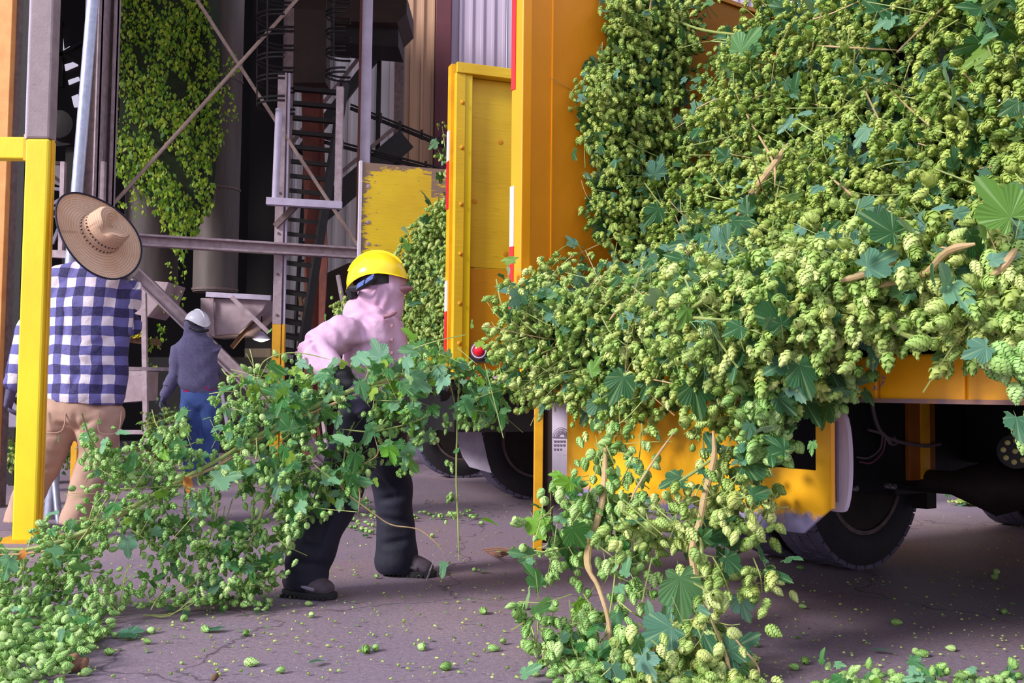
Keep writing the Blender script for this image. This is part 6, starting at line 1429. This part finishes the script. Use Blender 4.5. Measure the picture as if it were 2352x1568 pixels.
stem(sp, [P(1036, 400, 6.1), P(1024, 350, 6.1), P(1016, 290, 6.1)], .003)
q = sample_poly([(770, 700), (800, 682), (840, 700), (830, 740), (780, 730)], 30)
bh = empty('hop_bine_heap', P(800, 720, 7.6), 'small mound of hops showing just behind the pink shoulder', 'hop heap')
foliage(bh, Pn(q[:, 0], q[:, 1], np.full(len(q), 7.7)), .042, M['cone'], M['leaf'], per=(4, 7), clump=.06, leaf_frac=.2, hi_n=100)
hv = empty('hanging_vines', P(390, 0, 11.2), 'tall curtain of hop bines hanging in the shade left of the cable crossing', 'hanging vines')
HV = [(240, -330), (250, 60), (262, 200), (258, 330), (270, 420), (300, 470), (330, 490), (350, 470), (370, 520), (395, 570), (420, 600), (440, 540), (470, 500), (495, 470), (480, 400), (505, 340), (520, 260), (500, 180), (505, 100), (475, 0), (460, -330)]
q = sample_poly(HV, 8200); pos = Pn(q[:, 0], q[:, 1], np.interp(np.abs(q[:, 0]-385), [0, 140], [10.9, 11.3]) + rng.random(len(q))*.35); n = len(q)

cl = np.sin(pos[:, 0]*9+3*np.sin(pos[:, 2]*2.1)) + np.sin(pos[:, 2]*7+pos[:, 0]*5) + .8*np.sin(pos[:, 0]*23+pos[:, 2]*13); kp = cl > -.9 + .5*rng.normal(size=n); pos = pos[kp]; n = len(pos)
rot = leaf_basis(rand_dirs(n, (0, -.1, -1), .35), rand_dirs(n, (-.1, -1, .2), .5)); s_ = .054*(.5+.9*rng.random(n))
singles('vine_leaf', [LEAF_LO], pos[:300], rot[:300], s_[:300]*1.3, M['leaf_far'], hv); merged('vine_leaves', LEAF_LO, pos[300:], rot[300:], s_[300:], M['leaf_far'], hv)
ext = np.array([(x+rng.normal()*8, y+rng.normal()*10) for x, y, k in ((525, 130, 10), (520, 160, 8), (530, 220, 10), (540, 255, 8), (510, 200, 14), (512, 280, 6), (505, 330, 8), (280, 470, 10), (320, 480, 10), (390, 600, 8), (400, 640, 8), (385, 700, 14), (370, 760, 20), (350, 790, 20), (540, 150, 6), (545, 170, 5), (500, 250, 12), (260, 350, 8), (262, 390, 8), (410, 690, 10), (420, 620, 8), (345, 830, 8)) for _ in range(k)])
n = len(ext); merged('trailing_leaves', LEAF_LO, Pn(ext[:, 0], ext[:, 1], np.full(n, 11.0)), leaf_basis(rand_dirs(n, (0, 0, -1), .4), rand_dirs(n, (-.1, -1, .3), .5)), .05*(.6+.7*rng.random(n)), M['leaf_far'], hv)
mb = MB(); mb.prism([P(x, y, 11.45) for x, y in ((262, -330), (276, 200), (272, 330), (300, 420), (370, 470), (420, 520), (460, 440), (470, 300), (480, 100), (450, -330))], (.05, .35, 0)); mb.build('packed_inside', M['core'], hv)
# yellow leaves on the rusty shelf
yl = sample_poly([(292, 758), (334, 764), (334, 776), (292, 774)], 60); n = 60
o = merged('leaf_litter', LEAF_LO, Pn(yl[:, 0], yl[:, 1], np.full(n, 10.85)), leaf_basis(rand_dirs(n, (0, 0, 0), 1), rand_dirs(n, (0, -.5, 1), .4)), .05*(.6+.7*rng.random(n)), paint('yellow_fallen_leaves', lin(190, 176, 40), lin(140, 140, 36), .7, 0, 20, .6, 0), None); tag(o, 'yellow leaf litter lying on the rusty shelf', 'leaves')
# heaps on the floor behind
for lab, poly, d, k in (('mound of hops on the floor left of the blue jeans', [(336, 960), (380, 935), (420, 950), (425, 1000), (400, 1045), (340, 1060)], 9.0, 150), ('low litter of hops along the foot of the steel bin', [(-10, 1010), (40, 1002), (60, 1050), (-10, 1060)], 7.6, 60), ('low litter of hops between the khaki legs and the jeans', [(130, 1010), (170, 1000), (330, 1030), (330, 1060), (130, 1060)], 8.6, 120), ('scatter of hops far off under the orange truck', [(2200, 1165), (2250, 1166), (2254, 1178), (2204, 1178)], 7.4, 40)):
    q = sample_poly(poly, k); p_ = Pn(q[:, 0], q[:, 1], np.full(k, d)); p_[:, 2] = np.clip(p_[:, 2], .02, 1)
    r0 = empty('hop_litter', (p_[:, 0].mean(), p_[:, 1].mean(), 0), lab, 'hop litter'); 
    foliage(r0, p_, .038, M['cone'], M['leaf'], per=(3, 5), clump=.06, leaf_frac=.3, leaf_size=.07, hi_n=0)

# ------------------------------------------------------------------ things lying on the floor
def ground_rot(n):
    a = rng.random(n)*6.28; return np.stack([np.cos(a), np.sin(a), -.08+.1*rng.random(n)], 1)
cones_at = [(465, 1441), (422, 1421), (720, 1412), (838, 1487), (861, 1489), (975, 1487), (1140, 1265), (862, 1321), (567, 1450), (656, 1535), (1120, 1487), (1036, 1527), (1196, 1394), (1180, 1258), (700, 1385), (1092, 1308), (2102, 1497), (2134, 1501), (2196, 1489), (1846, 1303), (1835, 1390), (2046, 1427), (1851, 1513), (1836, 1532), (2282, 1313), (2292, 1326), (1740, 1480), (1690, 1470), (1270, 1540), (1240, 1545), (1160, 1470), (1310, 1402), (1105, 1400), (990, 1230), (1110, 1200), (2310, 1402), (2200, 1545), (2345, 1548), (1935, 1552), (2020, 1548), (560, 1520), (240, 1495), (330, 1470), (250, 1438), (355, 1448), (270, 1458), (185, 1545)]
UNIQ = {(422, 1421): 'hop cone lying under the trailing end of the dragged bine', (567, 1450): 'hop cone on the floor between the narrow leaf and the shoe', (1140, 1265): 'hop cone beside the twisted dry vine rope', (1180, 1258): 'hop cone resting against the twisted dry vine rope', (1196, 1394): 'hop cone just left of the left trailing strand at mid height', (990, 1230): 'hop cone on the floor right above the far shoe', (1110, 1200): 'hop cone on the floor just beyond the hanging bare stem', (1935, 1552): 'leftmost hop cone right above the bottom right row', (2345, 1548): 'hop cone at the right end just above the bottom right row', (185, 1545): 'hop cone beside the shrivelled brown leaf', (2282, 1313): 'left one of a tiny cone pair far back near the right edge', (2292, 1326): 'right one of a tiny cone pair far back near the right edge', (465, 1441): 'small hop cone right beside the narrow fallen leaf', (720, 1412): 'hop cone lying just below the sole of the near shoe', (838, 1487): 'left one of two hop cones touching on the open floor', (861, 1489): 'right one of two hop cones touching on the open floor',
        (975, 1487): 'lone hop cone midway between the touching pair and the trailing strands', (862, 1321): 'hop cone lying just left of the far shoe', (1092, 1308): 'hop cone resting on the dark fallen leaf right of the far shoe', (700, 1385): 'hop cone hard against the heel of the near shoe', (2102, 1497): 'left one of two close hop cones in front of the bottom right row', (2134, 1501): 'right one of two close hop cones in front of the bottom right row',
        (2196, 1489): 'large hop cone farthest right on the open floor before the bottom row', (1846, 1303): 'hop cone on the floor right under the chamfered plate corner', (2046, 1427): 'lone hop cone on the floor straight below the black tyre', (656, 1535): 'hop cone lying farthest forward on the floor left of middle', (560, 1520): 'hop cone on the floor above the small brown clod', (355, 1448): 'hop cone touching the blue green fallen leaf'}
for i, (x, y) in enumerate(cones_at):
    p = G(x, y, .012); s_ = .036 if y > 1350 else .034
    me = proto_mesh('fallen_cone%d' % (i % 2), CONE_HI[i % 2], M['cone_green'])
    o = bpy.data.objects.new('fallen_hop_cone', me); COL.objects.link(o); o.location = p
    d = ground_rot(1); rt = basis(d, np.array([0, 0, 1.]), rng.random(1)*6.28)[0]
    o.matrix_basis = Matrix.Translation(p) @ Matrix(rt.tolist()).to_4x4() @ Matrix.Scale(s_*(.8+.5*rng.random()), 4)
    if x > 1700: lab = 'single pale green hop cone on the bare floor before the truck tyres'; g = 'loose cones before the truck tyres'
    elif x > 980: lab = 'single pale green hop cone on the floor around the trailing strands'; g = 'loose cones around the trailing strands'
    else: lab = 'single pale green hop cone on the floor near the dragged bine'; g = 'loose cones near the dragged bine'
    if (x, y) in UNIQ: lab, g = UNIQ[(x, y)], None
    tag(o, lab, 'hop cone', g)
def scatter(name, poly, n, proto, mat, size, lab, cat, z=.006, kind='stuff', leaf=False, flat=.3):
    q = sample_poly(poly, n); p = Gn(q[:, 0], q[:, 1], 0.0); p[:, 2] = z + rng.random(n)*.01
    if leaf:
        a = rng.random(n)*6.28; rot = leaf_basis(np.stack([np.cos(a), np.sin(a), .1*rng.normal(size=n)], 1), np.stack([rng.normal(size=n)*flat, rng.normal(size=n)*flat, np.ones(n)], 1))
    else: rot = basis(ground_rot(n), np.array([0, 0, 1.]), rng.random(n)*6.28)
    o = merged(name, proto, p, rot, size*(.5+.9*rng.random(n)), mat, None, kind=kind); return tag(o, lab, cat)
scatter('hop_litter', [(-20, 1040), (1230, 1040), (1230, 1568), (-20, 1568)], 900, CONE_LO, M['cone'], .011, 'tiny hop crumbs scattered over the floor left of the trailing strands', 'litter')
scatter('hop_litter', [(1500, 1180), (2380, 1180), (2380, 1568), (1500, 1568)], 420, CONE_LO, M['cone'], .009, 'tiny hop crumbs scattered over the floor before the truck tyres', 'litter')
scatter('leaf_litter', [(-20, 1020), (1230, 1020), (1230, 1500), (-20, 1500)], 240, LEAF_LO, M['leaf'], .02, 'leaf scraps scattered over the floor left of the trailing strands', 'litter', leaf=True)
scatter('leaf_litter', [(1500, 1180), (2380, 1180), (2380, 1568), (1500, 1568)], 120, LEAF_LO, M['leaf'], .02, 'leaf scraps scattered over the floor before the truck tyres', 'litter', leaf=True)
scatter('floor_chaff', [(-20, 1100), (2380, 1100), (2380, 1568), (-20, 1568)], 3500, LEAF_LO, paint('straw_chaff', lin(186, 160, 140), lin(150, 124, 110), .8, bmp=0), .005, 'pale chaff specks all over the floor', 'chaff', z=.002, leaf=True)
# bottom left spill
sl = empty('hop_spill', G(120, 1500), 'spill of loose cones and leaves on the floor in the bottom left corner', 'hop spill')
q = sample_poly([(-20, 1450), (90, 1440), (150, 1415), (235, 1425), (260, 1450), (225, 1475), (200, 1505), (175, 1540), (120, 1575), (-20, 1600)], 115); p_ = Gn(q[:, 0], q[:, 1], 0.0); p_[:, 2] = .015+.035*rng.random(len(p_))
foliage(sl, p_, .036, M['cone_green'], M['leaf_bright'], per=(2, 5), clump=.04, hang=(0, 0, -.1), out=(0, -.1, 0), leaf_frac=.35, leaf_size=.055, hi_n=300, zmin=.0)
sb = empty('hop_spill', G(2000, 1566), 'row of leaves and cones along the very bottom margin under the truck tyres', 'hop spill')
q = sample_poly([(1895, 1590), (2352, 1590), (2352, 1620), (1895, 1620)], 60); p_ = Gn(q[:, 0], q[:, 1], 0.0); p_[:, 2] = .02+.03*rng.random(len(p_))
foliage(sb, p_, .036, M['cone_green'], M['leaf_bright'], per=(1, 3), clump=.03, hang=(0, 0, -.1), out=(0, 0, 0), leaf_frac=.6, leaf_size=.07, hi_n=200, zmin=0)
for lab, pts, k, s_ in (('cluster of scraps on the floor right of the walking legs', [(930, 1185), (1000, 1180), (1090, 1175), (1095, 1195), (940, 1200)], 30, .03), ('sprigs on the floor between the walking legs', [(790, 1150), (850, 1150), (860, 1240), (790, 1235)], 34, .03), ('leafy scrap tuft on the floor beside the heel of the near shoe', [(590, 1390), (650, 1370), (640, 1400), (600, 1420)], 12, .02)):
    q = sample_poly(pts, k); p_ = Gn(q[:, 0], q[:, 1], 0.0); p_[:, 2] = .012; r0 = empty('hop_scraps', p_.mean(0), lab, 'hop scraps')
    foliage(r0, p_, s_, M['cone_green'], M['leaf'], per=(1, 2), clump=.02, hang=(0, 0, -.1), out=(0, 0, 0), leaf_frac=.5, leaf_size=.045, hi_n=60, zmin=0)
for i, (x, y, s_, lab, mt) in enumerate(((290, 1458, .085, 'large grey green leaf lying flat right of the corner spill', 'leaf'), (322, 1462, .08, 'blue green leaf lying next to the large grey green leaf', 'leaf'), (742, 1514, .05, 'lone green leaf flat on the floor at the bottom middle', 'leaf'), (1098, 1308, .05, 'dark leaf flat on the floor right of the far shoe', 'leaf'), (470, 1446, .06, 'narrow leaf on the floor beside the dragged bine end', 'leaf'), (840, 1232, .06, 'shaded leaf on the floor between the walking legs', 'leaf'), (2225, 1345, .0, '', ''), (1060, 1190, .04, 'small leaf on the floor beyond the hanging stem', 'leaf'), (2000, 1490, .05, 'folded grey leaf on the floor below the tyre tread', 'leaf'), (1990, 1250, .0, '', ''))):
    if s_ <= 0: continue
    p = G(x, y, .012); a = i*1.3; V, F, LC = LEAFP[i % 3]
    me = from_arrays('fallen_leaf', V, F, M[mt], np.full(len(V), .55), LC); o = bpy.data.objects.new('fallen_leaf', me); COL.objects.link(o)
    o.matrix_basis = Matrix.Translation(p) @ Matrix.Rotation(a, 4, 'Z') @ Matrix.Rotation(.15, 4, 'X') @ Matrix.Scale(s_*1.2, 4); tag(o, lab, 'leaf')
mb = MB()
for k in range(5):
    y0 = 1262+k*3; mb.tube(curve_pts([G(1108+k*6, y0, .012), G(1150, 1258+k*5, .03), G(1195, 1270-k*2, .02), G(1236+k*2, 1266, .014)], 16), .004, 6)
tag(mb.build('twisted_vine', M['husk'], None, smooth=True), 'twisted dry vine rope on the floor at the foot of the steel bollard', 'vine')
tag(MB().tube([P(997, 1284, 4.15), P(988, 1308, 4.05), G(981, 1330, .004)], .0035, 6).build('white_string', paint('white_twine', lin(226, 226, 220), bmp=0), None), 'short white string dangling at the toe of the far shoe', 'string')
for x, y, lab, mt, s_ in ((160, 1530, 'shrivelled brown leaf in the corner spill', 'husk', .09), (500, 1559, 'small brown clod at the bottom edge of the picture', 'wood', .02), (216, 1447, 'curled brown husk above the corner spill', 'husk', .03), (112, 1448, 'pink scrap of plant on the corner spill', 'pink_bit', .025)):
    p = G(x, y, .02); o = blob('dry_scrap', [([p+Vector((-s_*.5, 0, 0)), p+Vector((0, s_*.2, .01)), p+Vector((s_*.5, s_*.1, 0))], [(s_*.2, .008), (s_*.3, .012), (s_*.15, .007)])], M[mt], None, voxel=.004, smooth=2, fold=lambda c: .004*np.sin(c[:, 0]*220)+.003*np.sin(c[:, 1]*300))
    tag(o, lab, 'dry scrap')
